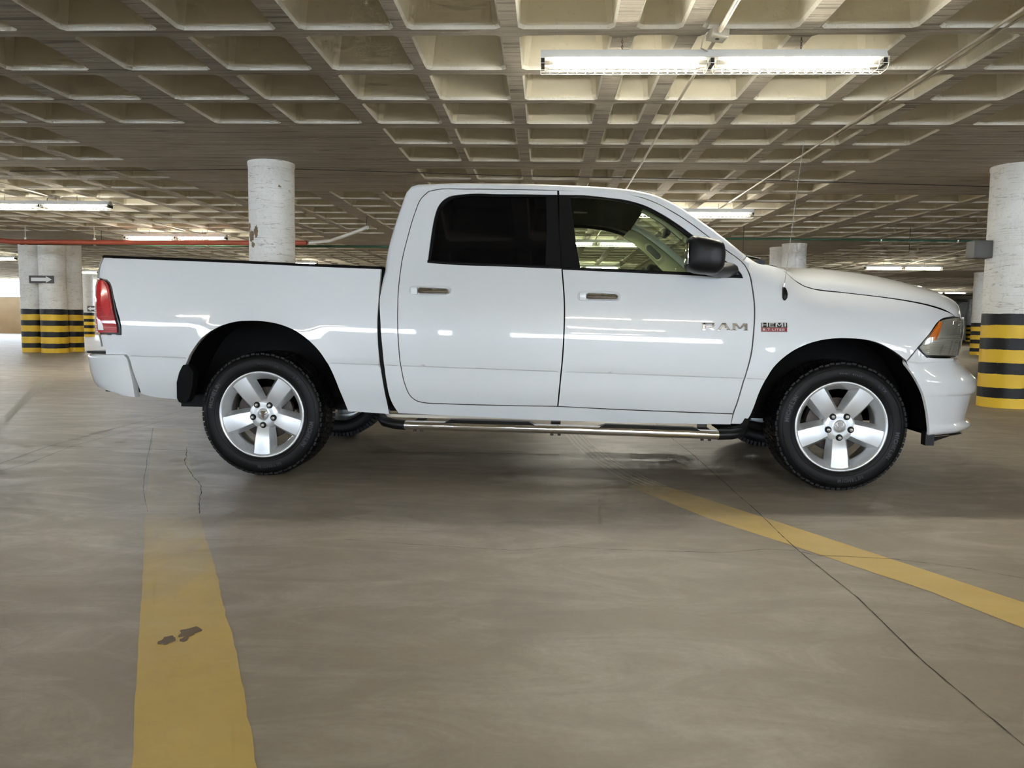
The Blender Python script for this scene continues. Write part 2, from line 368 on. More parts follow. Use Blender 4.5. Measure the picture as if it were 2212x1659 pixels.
FRONTDOOR=[(0.061,1.829),(0.07,1.585),(0.092,1.325),(0.11,1.117),(0.111,0.946),(0.104,0.775),(0.093,0.636),(0.081,0.482),(0.433,0.471),(0.777,0.464),(1.145,0.458),(1.173,0.575),(1.2,0.691),(1.227,0.816),(1.239,0.962),(1.244,1.085),(1.236,1.209),(1.219,1.312),(1.196,1.361),(1.177,1.383),(1.1,1.444),(0.989,1.532),(0.877,1.62),(0.763,1.696),(0.648,1.757),(0.532,1.796),(0.415,1.815),(0.239,1.824)]
RWIN=[(-0.736,1.365),(-0.73,1.46),(-0.722,1.557),(-0.709,1.654),(-0.695,1.709),(-0.667,1.752),(-0.627,1.779),(-0.555,1.793),(-0.293,1.797),(0.057,1.793),(0.07,1.585),(0.091,1.332),(-0.276,1.343),(-0.627,1.354)]
FWIN=[(0.064,1.793),(0.239,1.79),(0.357,1.778),(0.473,1.763),(0.59,1.73),(0.705,1.671),(0.819,1.593),(0.931,1.504),(1.053,1.403),(1.119,1.352),(1.171,1.302),(1.177,1.284),(1.094,1.287),(0.87,1.3),(0.53,1.311),(0.092,1.327),(0.081,1.466),(0.071,1.585)]
RGLASS=[(-0.72,1.37),(-0.714,1.46),(-0.706,1.557),(-0.695,1.648),(-0.68,1.699),(-0.654,1.737),(-0.616,1.765),(-0.549,1.78),(-0.292,1.783),(-0.017,1.782),(-0.009,1.585),(-0.01,1.347),(-0.277,1.353),(-0.628,1.363)]
FGLASS=[(0.134,1.78),(0.239,1.779),(0.345,1.771),(0.462,1.753),(0.578,1.721),(0.693,1.661),(0.807,1.58),(0.919,1.49),(1.031,1.403),(1.086,1.357),(1.084,1.302),(0.87,1.313),(0.53,1.321),(0.204,1.333),(0.179,1.467),(0.149,1.682)]
FENDER=[(1.446,1.336),(1.472,1.314),(1.513,1.273),(1.561,1.241),(1.617,1.223),(1.794,1.203),(2.001,1.179),(2.135,1.159),(2.277,1.132),(2.401,1.098),(2.513,1.067),(2.375,1.052),(2.334,1.034),(2.262,0.956),(2.192,0.877),(2.128,0.797),(2.055,0.851),(1.971,0.896),(1.895,0.917),(1.798,0.925),(1.716,0.924),(1.633,0.912),(1.55,0.887),(1.482,0.853),(1.415,0.802),(1.362,0.744),(1.319,0.663),(1.285,0.581),(1.266,0.511),(1.239,0.428),(1.209,0.394),(1.137,0.392),(1.145,0.459),(1.173,0.576),(1.199,0.691),(1.227,0.816),(1.239,0.962),(1.244,1.085),(1.235,1.209),(1.218,1.312),(1.199,1.363),(1.187,1.383),(1.224,1.422),(1.29,1.377),(1.363,1.368)]
BUMPF_ARCH=[(2.135,0.794),(2.178,0.729),(2.215,0.671),(2.249,0.604),(2.273,0.533),(2.301,0.451),(2.324,0.37)]
FLAPR=[(-2.276,0.703),(-2.24,0.706),(-2.201,0.655),(-2.246,0.491),(-2.293,0.457),(-2.318,0.463),(-2.329,0.489),(-2.317,0.593),(-2.299,0.658)]
FLAPF=[(1.29,0.591),(1.261,0.591),(1.237,0.48),(1.186,0.385),(1.073,0.351),(1.189,0.344),(1.225,0.376),(1.277,0.501)]

# ================================================================== GARAGE
CZ = 3.0164     # rib soffit height
CD = .38        # coffer depth
# floor
b=MB(); b.add([(-75,-30,0),(60,-30,0),(60,75,0),(-75,75,0)],[(0,1,2,3)])
floor=b.build('floor',M['floor'],kind='structure')
def ribbon(pts,w,z,jit=0,wj=0):
    """thin flat strip on the floor along pts, returns MB"""
    P=[]
    for i in range(len(pts)-1):
        a,c=Vector(pts[i]),Vector(pts[i+1]); n=max(2,int((c-a).length/.035))
        for k in range(n): P.append(a+(c-a)*k/n)
    P.append(Vector(pts[-1])); L=[];Rr=[]; off=0; rnd=random.Random(len(pts)*7+int(w*1e5))
    for i,p in enumerate(P):
        d=(P[min(i+1,len(P)-1)]-P[max(i-1,0)]).normalized(); nrm=Vector((-d.y,d.x))
        off=off*.8+rnd.uniform(-1,1)*jit; ww=max(.0006,w*(1+rnd.uniform(-wj,wj)))
        L.append((*(p+nrm*(off+ww/2)),z)); Rr.append((*(p+nrm*(off-ww/2)),z))
    b=MB(); b.grid([Rr,L]); return b
def poly_strip(left,right,z,jl=0,jr=0):
    """painted line between two edges with a slightly ragged outline"""
    n=140; rnd=random.Random(5)
    def at(E,t):
        L=[0]
        for i in range(len(E)-1): L.append(L[-1]+(Vector(E[i+1])-Vector(E[i])).length)
        d=t*L[-1]; i=0
        while i<len(E)-2 and d>L[i+1]: i+=1
        return Vector(E[i]).lerp(Vector(E[i+1]),(d-L[i])/(L[i+1]-L[i]))
    A=[];B=[]; oa=ob=0
    for k in range(n+1):
        oa=oa*.75+rnd.uniform(-1,1)*jl; ob=ob*.75+rnd.uniform(-1,1)*jr
        p=at(left,k/n); q=at(right,k/n); A.append((p.x+oa,p.y,z)); B.append((q.x+ob,q.y,z))
    b=MB(); b.grid([A,B]); return b
poly_strip([(-.24,.3),(-.902,1.576),(-1.525,2.778),(-2.022,3.72),(-3.52,6.66)],[(.05,.3),(-.621,1.594),(-1.243,2.801),(-1.757,3.745),(-3.24,6.70)],.0012,.0015,.004).build('line_marking',M['yellow_l'],floor)
poly_strip([(.535,4.615),(.86,3.895),(1.126,3.466),(1.468,2.888),(1.616,2.535),(2.3,.9)],[(.66,4.85),(1.156,3.941),(1.414,3.454),(1.767,2.782),(1.92,2.45),(2.6,.8)],.0012,.001,.001).build('line_marking',M['yellow_r'],floor)
ribbon([(1.13,13.0),(1.129,6.567),(1.153,5.77),(1.154,4.018),(1.144,3.361),(1.169,2.791),(1.149,2.236),(1.168,1.803),(1.16,.5)],.0034,.0018,.0014,.6).build('crack',M['crack'],floor)
ribbon([(-.9,3.36),(-.621,3.314),(-.116,3.253),(.1,3.33),(.309,3.31),(.793,3.297),(1.0,3.37),(1.134,3.36)],.0022,.0018,.0014,.7).build('crack',M['crack'],floor)
ribbon([(1.15,3.34),(1.193,3.298),(1.519,3.273),(1.789,3.16),(1.936,3.057),(2.4,2.95),(3.2,2.93)],.0032,.0018,.002,.7).build('crack',M['crack'],floor)
ribbon([(-3.801,5.643),(-3.175,5.589),(-2.512,5.543),(-1.5,5.62),(-.609,5.707),(.6,5.70)],.006,.0018,.003,.7).build('crack',M['crack'],floor)
ribbon([(-3.66,4.4),(-3.66,4.909),(-3.80,5.643),(-3.839,6.768),(-3.902,8.283),(-3.95,12)],.006,.0016,.0).build('crack',M['seam'],floor)
ribbon([(-3.49,4.4),(-3.48,4.909),(-3.62,5.643),(-3.66,6.768),(-3.72,8.283),(-3.77,12)],.005,.0016,.0).build('crack',M['seam'],floor)
ribbon([(-1.75,3.75),(-2.02,4.35),(-2.45,5.05),(-2.75,5.7)],.003,.002,.004,.7).build('crack',M['crack'],floor)
ribbon([(-6.9,6.0),(-5.6,6.25),(-4.6,6.1)],.010,.0018,.004,.7).build('crack',M['crack'],floor)
ribbon([(-3.52,6.66),(-2.75,5.10),(-2.30,4.22),(-2.03,3.76)],.0016,.0019,.0018,.5).build('crack',M['crack'],floor)
b=MB(); b.add([(-5.34,7.25,.0012),(-5.02,6.85,.0012),(-7.76,11.58,.0012),(-7.91,11.55,.0012)],[(0,1,2,3)]); b.build('cement_patch',M['patch'],floor)
# pale tyre scuffs under the truck
for k,(dx,w) in enumerate(((0,.020),(.035,.022),(.078,.030),(.118,.020),(.15,.014))):
    ribbon([(.18+dx,7.0),(.26+dx,6.2),(.36+dx*1.05,5.5),(.50+dx*1.1,4.9),(.60+dx*1.1,4.66)],w,.0015,.0008,.35).build('scuff_mark',M['scuff'],floor)
b=MB(); rnd=random.Random(3)
for cx_,cy_,rx_,ry_,ph in ((-1.115,2.30,.030,.040,0),(-1.155,2.235,.022,.035,2),(-1.105,2.245,.012,.018,4)):
    b.add([(cx_+rx_*math.cos(a)*(1+.16*math.sin(3*a+ph)+.10*math.sin(7*a+ph)),cy_+ry_*math.sin(a)*(1+.14*math.sin(2*a+ph)+.12*math.sin(5*a)),.0021+ph*.00005) for a in [k*PI/24 for k in range(48)]],[tuple(range(48))])
b.build('oil_stain',mat('oil_stain',(.15,.10,.045),.5),floor)

# waffle ceiling
XP=[(-5.25,-4.60),(-4.46,-3.762),(-3.455,-2.751),(-2.611,-1.908),(-1.75,-1.08),(-.99,-.34),(-.22,.445),(.591,.908),(1.037,1.69),(1.83,2.48),(2.61,3.25),(3.38,4.02)]
YP=[(.235,1.00),(1.17,1.89),(2.06,2.80),(2.90,3.62),(3.73,4.47)]
PX,PY=9.46,9.88; X0,Y0=-3.60,10.01
xs=[(a+k*PX,c+k*PX) for k in range(-7,7) for a,c in XP]
ys=[]
for k in range(-4,6):
    cy=Y0+k*PY
    ys+= [(cy-c,cy-a) for a,c in YP[::-1]]+[(cy+a,cy+c) for a,c in YP]+[(cy+4.58,cy+5.30)]
xs=[q for q in xs if -33.4<q[0]<50]; ys=sorted(q for q in ys if -24<q[0]<62)
V=[];Fc=[];Mi=[]
def quad(p,mi):
    n=len(V); V.extend(p); Fc.append(tuple(range(n,n+len(p)))); Mi.append(mi)
def inhead(xa,xb,ya,yb):
    dx=((xa+xb)/2-X0+PX/2)%PX-PX/2; dy=((ya+yb)/2-Y0+PY/2)%PY-PY/2
    return abs(dx)<1.85 and abs(dy)<2.06
rnd=random.Random(11)
xe=[-33.5]+[e for q in xs for e in q]+[51]; ye=[-25]+[e for q in ys for e in q]+[63]
# soffit strips between rows (full width) and cells between coffers
for j in range(0,len(ye)-1,2):
    xa_=xe[0] if ye[j]<41.3 else 0.0
    quad([(xa_,ye[j],CZ),(xa_,ye[j+1],CZ),(xe[-1],ye[j+1],CZ),(xe[-1],ye[j],CZ)],0)
for j,(ya,yb) in enumerate(ys):
    for i in range(0,len(xe)-1,2):
      if ya<41.3 or xe[i]>0: quad([(xe[i],ya,CZ),(xe[i],yb,CZ),(xe[i+1],yb,CZ),(xe[i+1],ya,CZ)],0)
    for (xa,xb) in xs:
        if ya>41.3 and xa<0: continue
        if inhead(xa,xb,ya,yb):
            quad([(xa,ya,CZ),(xa,yb,CZ),(xb,yb,CZ),(xb,ya,CZ)],0); continue
        ch=.035; near = abs((xa+xb)/2)<16 and ya<26
        def octo(i,z,c):
            x1,x2,y1,y2=xa+i,xb-i,ya+i,yb-i
            return [(x1+c,y1,z),(x2-c,y1,z),(x2,y1+c,z),(x2,y2-c,z),(x2-c,y2,z),(x1+c,y2,z),(x1,y2-c,z),(x1,y1+c,z)]
        rc=lambda s: rnd.uniform(-s,s)
        o0=octo(0,CZ,ch); o0=[(p[0]+rc(.004),p[1]+rc(.004),p[2]) for p in o0] if near else o0
        o1=octo(.016,CZ+.022,ch); o2=octo(.045,CZ+CD,ch+.02)
        cs=[(xa,ya,CZ),(xb,ya,CZ),(xb,yb,CZ),(xa,yb,CZ)]
        for q,(m1,m2) in zip(cs,((7,0),(1,2),(3,4),(5,6))): quad([q,o0[m2],o0[m1]][::1],0)
        for k in range(8):
            l=(k+1)%8
            quad([o0[k],o0[l],o1[l],o1[k]],2); quad([o1[k],o1[l],o2[l],o2[k]],1)
        quad(o2[::-1],1)
me=bpy.data.meshes.new('ceiling'); me.from_pydata(V,[],Fc); me.polygons.foreach_set('material_index',Mi)
for k in ('soffit','coffer','lip'): me.materials.append(M[k])
bm=bmesh.new(); bm.from_mesh(me)
for f in bm.faces: f.normal_update()
bm.to_mesh(me); bm.free()
ceiling=link('ceiling',me,None,kind='structure')
b=MB(); b.box((8.5,8.6,CZ+CD+.15),(84.5,67,.2)); b.box((25.5,52.5,CZ+CD+.15),(51,21,.2)); b.build('slab',M['grey_wall'],ceiling)

# perimeter: low walls with daylight openings above, and closed ends
def wall(name,c,d,m,**k):
    b=MB(); b.box(c,d); return b.build(name,m,kind='structure',**k)
wall('wall_back',(-31,41.8,1.02),(62,.25,2.04),M['tan_wall'])
wall('wall_back_right',(26,62,1.7),(52,.25,3.4),M['grey_wall'])
wall('wall_back_side',(0,51.6,1.7),(.25,20.6,3.4),M['grey_wall'])
wall('wall_back_light_block',(-8,42.1,1.7),(17,.25,3.4),M['grey_wall'])  # unseen wall added to shut out sky light glossing the floor
wall('wall_left',(-33,6,1.28),(.25,72,2.56),M['tan_wall'])  # unseen side wall, its height shaped to limit the daylight
wall('wall_right',(50,19,1.7),(.25,88,3.4),M['grey_wall'])
wall('wall_front',(-6,-24,.55),(112,.25,1.1),M['tan_wall'])
for k in range(9):
    b=MB(); b.box((-40+12*k,-24,2.06),(2.6,.3,1.92)); b.build('wall_pier',M['grey_wall'],kind='structure')
f=empty('mesh_fence',(-31,41.8,2.04),label='wire mesh fence posts above the tan wall far off past the columns',cat='fence')
for k in range(24):
    b=MB(); b.tube([(-28+k*2.4+.7,0,0),(-28+k*2.4+.7,0,1.2)],.03,6); b.build('post',M['conduit'],f)
b=MB()
for z in (.3,.6,.9): b.tube([(-28,0,z),(28,0,z)],.008,5)
b.build('rail',M['conduit'],f)

# columns
def column(x,y,r,label,peel=False,group=None,top=CZ):
    b=MB(); prof=[(r,0.0),(r,.5),(r,1.0),(r,1.5),(r,2.0),(r,2.6),(r*1.0,top-.05),(r*1.03,top-.045),(r*1.03,top+.01)]
    b.lathe(prof,n=56); o=b.build('column',M['column_peel' if peel else 'column']); o.location=(x,y,0); o.rotation_euler.z=x*1.7+y
    return tag(o,label,'column',group)
column(-3.60,9.96,.29,'round white concrete column with brown peeling paint, rising behind the pickup bed',True)
def patch(col,r,a0,a1,z0,z1,seed):
    rnd=random.Random(seed); b=MB(); n=26; rows=[]
    rim=[]
    for k in range(n):
        t=2*PI*k/n; q=.62+.38*rnd.random(); rim.append((q*math.cos(t),q*math.sin(t)))
    am,zm=(a0+a1)/2,(z0+z1)/2; P=lambda u,v,k:((r+.0022)*math.sin(am+u*k*(a1-a0)/2),-(r+.0022)*math.cos(am+u*k*(a1-a0)/2),zm+v*k*(z1-z0)/2)
    for k in (.02,.35,.7,1.0): rows.append([P(u,v,k) for u,v in rim+rim[:1]])
    b.grid(rows); o=b.build('bare_patch',M['bare'],col,recalc=True); o.rotation_euler.z=-col.rotation_euler.z
c0=[o for o in S.objects if o.name=='column'][0]
M['bare']=plaster('bare_render',((.17,.115,.065),(.28,.20,.12),(.09,.06,.035)),bs=.9,vscale=(3,3,3))
patch(c0,.29,-.98,-.45,1.97,2.15,3); patch(c0,.29,-1.15,-.75,2.10,2.24,5); patch(c0,.29,-.55,-.25,2.02,2.20,9); patch(c0,.29,-.75,-.45,1.90,1.99,12)
column(5.90,9.95,.31,'large round column with black and yellow bands, just past the pickup front bumper')
column(-14.06,20.40,.31,'first column of the tight cluster past the tailgate, furthest from the pickup')
column(-13.36,20.20,.33,'middle column of the tight cluster past the tailgate, in front of its neighbours')
column(-13.36,20.95,.31,'half-hidden column of the tight cluster past the tailgate, nearest the tail lamp')
column(6.17,19.40,.29,'white column rising behind the pickup hood, the nearer of the pair')
column(6.13,20.30,.29,'white column rising behind the pickup hood, partly hidden by its twin')
column(16.04,28.8,.30,'banded column standing behind the large banded column by the front bumper')
column(25.15,45.5,.30,'thin distant banded column seen beside the hood nose, second of the far ones')
column(30.6,56.0,.35,'most distant banded column seen beside the headlamp')
column(-22.45,36.5,.30,'distant banded column between the column cluster and the tail lamp')
for x,y in ((-13.06,9.95),(15.36,9.95),(-3.60,.12),(5.86,.12),(-13.06,.12),(15.36,.12),(-3.60,-9.8),(5.86,-9.8),(-13.06,-9.8),(15.36,-9.8),(-3.1,20.2),(-2.2,29.8),(6.4,29.8),(-3.6,-19.6),(5.86,-19.6)):
    column(x,y,.30,'round banded concrete column out of sight of the photograph',group='columns out of the picture')

# fluorescent fixtures
def fixture_meshes():
    L=2.38; h={}
    b=MB()
    b.add([(-L/2,-.075,-.02),(L/2,-.075,-.02),(L/2,-.035,.045),(-L/2,-.035,.045),(-L/2,.075,-.02),(L/2,.075,-.02),(L/2,.035,.045),(-L/2,.035,.045)],
          [(0,1,2,3),(3,2,6,7),(7,6,5,4),(0,4,5,1),(0,3,7,4),(1,5,6,2)])
    h['housing']=b.build('housing',M['white_metal'],mesh_only=True,recalc=True)
    b=MB(); b.tube([(-.50,0,0),(.50,0,0)],.0165,12); h['tube']=b.build('tube',M['tube'],mesh_only=True)
    b=MB(); b.tube([(-.035,0,0),(.035,0,0)],.0150,10); h['cap']=b.build('tube_cap',M['conduit'],mesh_only=True)
    b=MB(); b.box((0,0,-.04),(.025,.13,.05)); h['holder']=b.build('lamp_holder',M['plastic'],mesh_only=True)
    b=MB(); n=37
    for i in range(n+1):
        x=-L/2+i*L/n
        b.tube([(x,-.085,-.015),(x,-.08,-.075),(x,-.05,-.095),(x,.05,-.095),(x,.08,-.075),(x,.085,-.015)],.0022,4,cap=False)
    for y,z in ((-.085,-.02),(-.082,-.06),(-.05,-.096),(0,-.096),(.05,-.096),(.082,-.06),(.085,-.02)): b.tube([(-L/2,y,z),(L/2,y,z)],.0024,4,cap=False)
    h['guard']=b.build('wire_guard',M['wire'],mesh_only=True)
    b=MB()
    for k in range(5): b.tube([(math.cos(a)*.006*(1 if k%2 else 0),math.cos(a)*.006*(0 if k%2 else 1),.045+.011+k*.018+math.sin(a)*.011) for a in [q*PI/4 for q in range(9)]],.0018,4,cap=False)
    h['chain']=b.build('chain',M['dark_cable'],mesh_only=True)
    return h
FM=fixture_meshes()
def fixture(x,y,z,label,group=None,rz=0,det=True):
    e=empty('tube_light',(x,y,z),rz,label=label,cat='light fixture',group=group)
    def put(n,me,loc):
        o=bpy.data.objects.new(n,me); COL.objects.link(o); o.parent=e; o.location=loc; return o
    put('housing',FM['housing'],(0,0,0))
    for sx in (-.60,.60):
        for sy in (-.035,.035): put('tube',FM['tube'],(sx,sy,-.043))
        for k in (-1,1):
            for sy in (-.035,.035): put('tube_cap',FM['cap'],(sx+k*.53,sy,-.043))
    for sx in (-1.175,0,1.175): put('lamp_holder',FM['holder'],(sx,0,0))
    if det: put('wire_guard',FM['guard'],(0,0,0))
    for sx in (-.62,.62): put('chain',FM['chain'],(sx,0,0))
    return e
ZL=2.86
fixture(1.13,5.54,ZL,'large twin tube light with wire guard hanging above the pickup roof')
fixture(-8.42,12.5,ZL,'long glowing tube light above the column cluster, cut by the picture edge')
fixture(-8.50,17.3,ZL,'glowing tube light over the pickup bed, in line with the red pipe')
fixture(2.22,12.9,ZL,'glowing tube light emerging from behind the pickup windshield')
fixture(1.15,17.8,ZL,'glowing tube light seen through the side window, the upper one')
fixture(1.25,25.5,ZL,'glowing tube light seen through the side window, low above the door sill')
fixture(11.1,24.3,ZL,'small glowing tube light seen above the pickup hood')
fixture(-8.72,25.0,ZL,'glowing tube light just above the bed rail next to the peeling column')
fixture(-18.25,24.0,ZL,'glowing tube light left of the column cluster, at the picture edge')
fixture(-19.75,31.0,ZL,'glowing tube light between the column cluster and the tailgate')
fixture(21.1,41.5,ZL,'tiny distant glowing tube light above the hood nose',det=False)
for x in (-8.4,1.13,10.7):
    for y in (-2.2,-8.5,-15.0):
        fixture(x,y,ZL,'twin tube light out of sight behind the photographer',group='tube lights behind the photographer',det=False)
for x,y in ((10.7,6.0),(-17.9,12.6),(-17.9,5.0),(20.1,12.0),(20.1,25.0),(-27.5,30.0),(-30,20),(11.2,36.0),(2,34)):
    fixture(x,y,ZL,'twin tube light out of the picture or hidden behind the pickup',group='hidden tube lights',det=False)

# conduits and pipes
def pipe(name,pts,r,m,label,cat,clips=0,n=10):
    o=MB(); o.tube(pts,r,n); return o.build(name,m,label=label,cat=cat)
pipe('conduit',[(1.13,3.2,2.985),(1.147,5.35,2.975)],.017,M['conduit'],'pale conduit running from the top edge to the junction box','conduit')
pipe('conduit',[(1.147,5.5,2.97),(1.151,6.0,2.975),(1.16,11.3,2.97),(1.16,19,2.97)],.0125,M['conduit'],'thin rusty conduit passing behind the large light down to the cab roof','conduit')
pipe('conduit',[(2.90,3.0,2.985),(2.924,4.99,2.97),(2.951,7.54,2.97),(2.945,12.75,2.97),(2.95,20,2.97)],.012,M['conduit'],'long straight conduit crossing the ceiling ribs towards the antenna','conduit')
pipe('conduit',[(3.00,3.0,2.985),(3.01,6.0,2.975),(2.995,8.2,2.97)],.009,M['conduit'],'short thin conduit strapped beside the long straight one','conduit')
pipe('conduit',[(-8.15,8,2.97),(-8.165,11.4,2.97),(-8.20,12.76,2.97),(-8.188,16.15,2.97),(-8.0,24,2.97)],.016,M['conduit'],'pale conduit feeding the two lights over the pickup bed','conduit')
pipe('cable',[(-7.5,10.50,3.005),(-3.38,10.25,3.005),(-.5,10.62,3.000),(3.0,10.88,3.003),(6.3,11.30,3.008)],.0055,M['dark_cable'],'thin dark cable strung across the ceiling behind the cab roof','cable',n=6)
b=MB(); b.box((0,0,0),(.12,.13,.055)); j=b.build('junction_box',M['conduit'],bevel=.006,label='small metal junction box on the ceiling rib above the large light',cat='junction box'); j.location=(1.147,5.42,2.972); j.rotation_euler=(0,.1,.12)
b=MB(); b.tube([(-.075,-.02,0),(-.10,0,-.04),(-.09,.05,-.085),(-.02,.09,-.09),(.0,.1,-.06)],.006,7); b.build('cable_loop',M['conduit'],j)
b=MB(); b.lathe([(.0,-.030),(.014,-.030),(.014,-.028)],n=14); b.build('knockout',M['dark_cable'],j)
b=MB(); b.box((0,0,0),(.12,.13,.055)); j=b.build('junction_box',M['conduit'],bevel=.006,label='small metal junction box above the light cut by the picture edge',cat='junction box'); j.location=(-8.19,12.5,2.97)
b=MB(); b.tube([(-.06,-.02,0),(-.12,0,-.03),(-.14,.02,-.08)],.006,7); b.build('cable_loop',M['dark_cable'],j)
rp=pipe('pipe',[(-16.5,11.0,2.66),(-13.9,14.0,2.66),(-12.7,15.9,2.66),(-12.0,16.9,2.66),(-9,16.95,2.67),(-5.3,16.8,2.68)],.055,M['red_pipe'],'red oxide sprinkler pipe running past the column tops','pipe',n=14)
for x in (-11.8,-10.2,-7.6):
    b=MB(); b.tube([(x,16.94,2.60),(x,16.94,2.76)],.03,8); b.tube([(x,16.94,2.7),(x,16.94,CZ)],.008,6); b.build('pipe_clamp',M['conduit'],rp)
fh=pipe('flexible_hose',[(-5.22,16.76,2.682),(-4.7,16.5,2.70),(-4.1,15.8,2.76),(-3.5,14.9,2.80)],.038,M['pvc'],'white flexible hose rising towards the cab roof corner','hose')
b=MB(); b.tube([(-3.52,14.93,2.80),(-3.52,14.93,CZ)],.008,6); b.build('hanger_rod',M['dark_cable'],fh)
pipe('pipe',[(-12.5,17.75,2.70),(-9,17.75,2.70),(-3.0,17.7,2.70)],.028,M['green_pipe'],'dark green pipe running behind the pickup bed','pipe')
for x in (-10.5,-6.5,-3.2):
    b=MB(); b.tube([(x,17.72,2.68),(x,17.72,CZ)],.006,5); b.build('hanger_rod',M['dark_cable'],bpy.data.objects['pipe.001'])
gp=pipe('pipe',[(3.2,16.0,2.76),(6.5,16.0,2.76),(8.8,16.05,2.76),(14,16.1,2.76)],.02,M['green_pipe'],'thin dark green pipe crossing above the hood','pipe')
for x in (6.83,8.36):
    b=MB(); b.lathe([(.0,-.055),(.022,-.05),(.012,-.02),(.026,.0),(.012,.03),(0,.035)],n=12); o=b.build('sprinkler_head',M['steel'],gp); o.location=(x,16.0,2.76)
for x in (4.05,7.4,9.7):
    b=MB(); b.tube([(x,16.0,2.5),(x,16.0,CZ)],.006,5); b.build('hanger_rod',M['dark_cable'],gp)
pipe('conduit',[(11.2,24.4,2.95),(10.5,20,2.92),(9.3,15.6,2.88),(5.9,10.3,2.55)],.014,M['conduit'],'drooping conduit running from the far light to the box on the large column','conduit')
b=MB(); b.box((0,0,0),(.26,.20,.22)); o=b.build('speaker_box',M['dark_box'],bevel=.012,label='dark box mounted high on the large banded column',cat='box'); o.location=(5.50,9.98,1.985)
b=MB(); b.box((.10,0,-.02),(.16,.05,.05)); b.build('bracket',M['dark_box'],o)
# arrow sign between the clustered columns
sg=empty('arrow_sign',(-13.44,19.86,1.965),label='dark rectangular sign with a white arrow fixed to the clustered columns',cat='sign')
b=MB(); b.box((0,0,0),(.68,.012,.20)); b.build('plate',M['sign_grey'],sg,bevel=.004)
b=MB(); b.prism([(-.28,-.045),(.13,-.045),(.13,-.085),(.29,0),(.13,.085),(.13,.045),(-.28,.045)],-.012,-.007); b.build('arrow',M['sign_white'],sg)
sg=empty('arrow_sign',(-21.93,36.17,1.37),label='small dark arrow sign fixed to the distant column beside the tail lamp',cat='sign')
b=MB(); b.box((0,0,0),(.62,.012,.27)); b.build('plate',M['sign_grey'],sg)
b=MB(); b.prism([(.28,-.05),(-.13,-.05),(-.13,-.10),(-.29,0),(-.13,.10),(-.13,.05),(.28,.05)],-.012,-.007); b.build('arrow',M['sign_white'],sg)

# ================================================================== PICKUP TRUCK
# truck space: x forward, y across (negative = the side facing the photograph), z up; s=-1 that side, s=+1 the other
truck=empty('pickup_truck',(.02703,5.62357,0),R(-1.24103),label='white four-door pickup truck parked side-on on the garage floor',cat='pickup truck')

def smooth(poly,corner=32,step=.028,closed=True):
    n=len(poly); P=[Vector(p) for p in poly]; cor=[]
    for i in range(n):
        a=P[i]-P[i-1]; c=P[(i+1)%n]-P[i]
        cor.append(a.length<1e-6 or c.length<1e-6 or abs(math.degrees(a.angle_signed(c)))>corner)
    out=[]
    for i in range(n):
        j=(i+1)%n; p1,p2=P[i],P[j]; L=(p2-p1).length
        p0=P[i-1] if not cor[i] else p1-(p2-p1)*.5; p3=P[(i+2)%n] if not cor[j] else p2+(p2-p1)*.5
        t1=Vector((0,0)) ; 
        def tan(a,b,c):
            la=(b-a).length; lb=(c-b).length
            if la<1e-6 or lb<1e-6: return (c-a)
            return ((b-a)/la*lb+(c-b)/lb*la)/(la+lb)
        m1=tan(p0,p1,p2)*L; m2=tan(p1,p2,p3)*L
        k=max(1,int(round(L/step)))
        for q in range(k):
            t=q/k; t2=t*t; t3=t2*t
            out.append(p1*(2*t3-3*t2+1)+m1*(t3-2*t2+t)+p2*(-2*t3+3*t2)+m2*(t3-t2))
    return out
def area(P): return sum(P[i].x*P[(i+1)%len(P)].y-P[(i+1)%len(P)].x*P[i].y for i in range(len(P)))/2
def inset(P,d):
    """move a closed outline inward by d"""
    sg=1 if area(P)>0 else -1; n=len(P); out=[]
    for i in range(n):
        a=(P[i]-P[i-1]); c=(P[(i+1)%n]-P[i]); a.normalize(); c.normalize()
        na=Vector((-a.y,a.x))*sg; nc=Vector((-c.y,c.x))*sg; m=na+nc
        if m.length<1e-4: out.append(P[i].copy()); continue
        m.normalize(); k=max(.45,m.dot(na)); out.append(P[i]+m*(d/k))
    return out
def inside(pts,P):
    x=pts[:,0]; y=pts[:,1]; r=np.zeros(len(pts),bool); n=len(P)
    for i in range(n):
        ax,ay=P[i]; bx,by=P[(i+1)%n]
        if ay==by: continue
        c=((ay>y)!=(by>y)) & (x<(bx-ax)*(y-ay)/(by-ay)+ax); r^=c
    return r
def edge_dist(pts,P):
    d=np.full(len(pts),9.0); n=len(P)
    for i in range(n):
        a=np.array(P[i]); c=np.array(P[(i+1)%n]); e=c-a; L=(e**2).sum()
        if L<1e-12: continue
        t=np.clip(((pts-a)@e)/L,0,1); d=np.minimum(d,np.hypot(*(pts-(a+t[:,None]*e)).T))
    return d
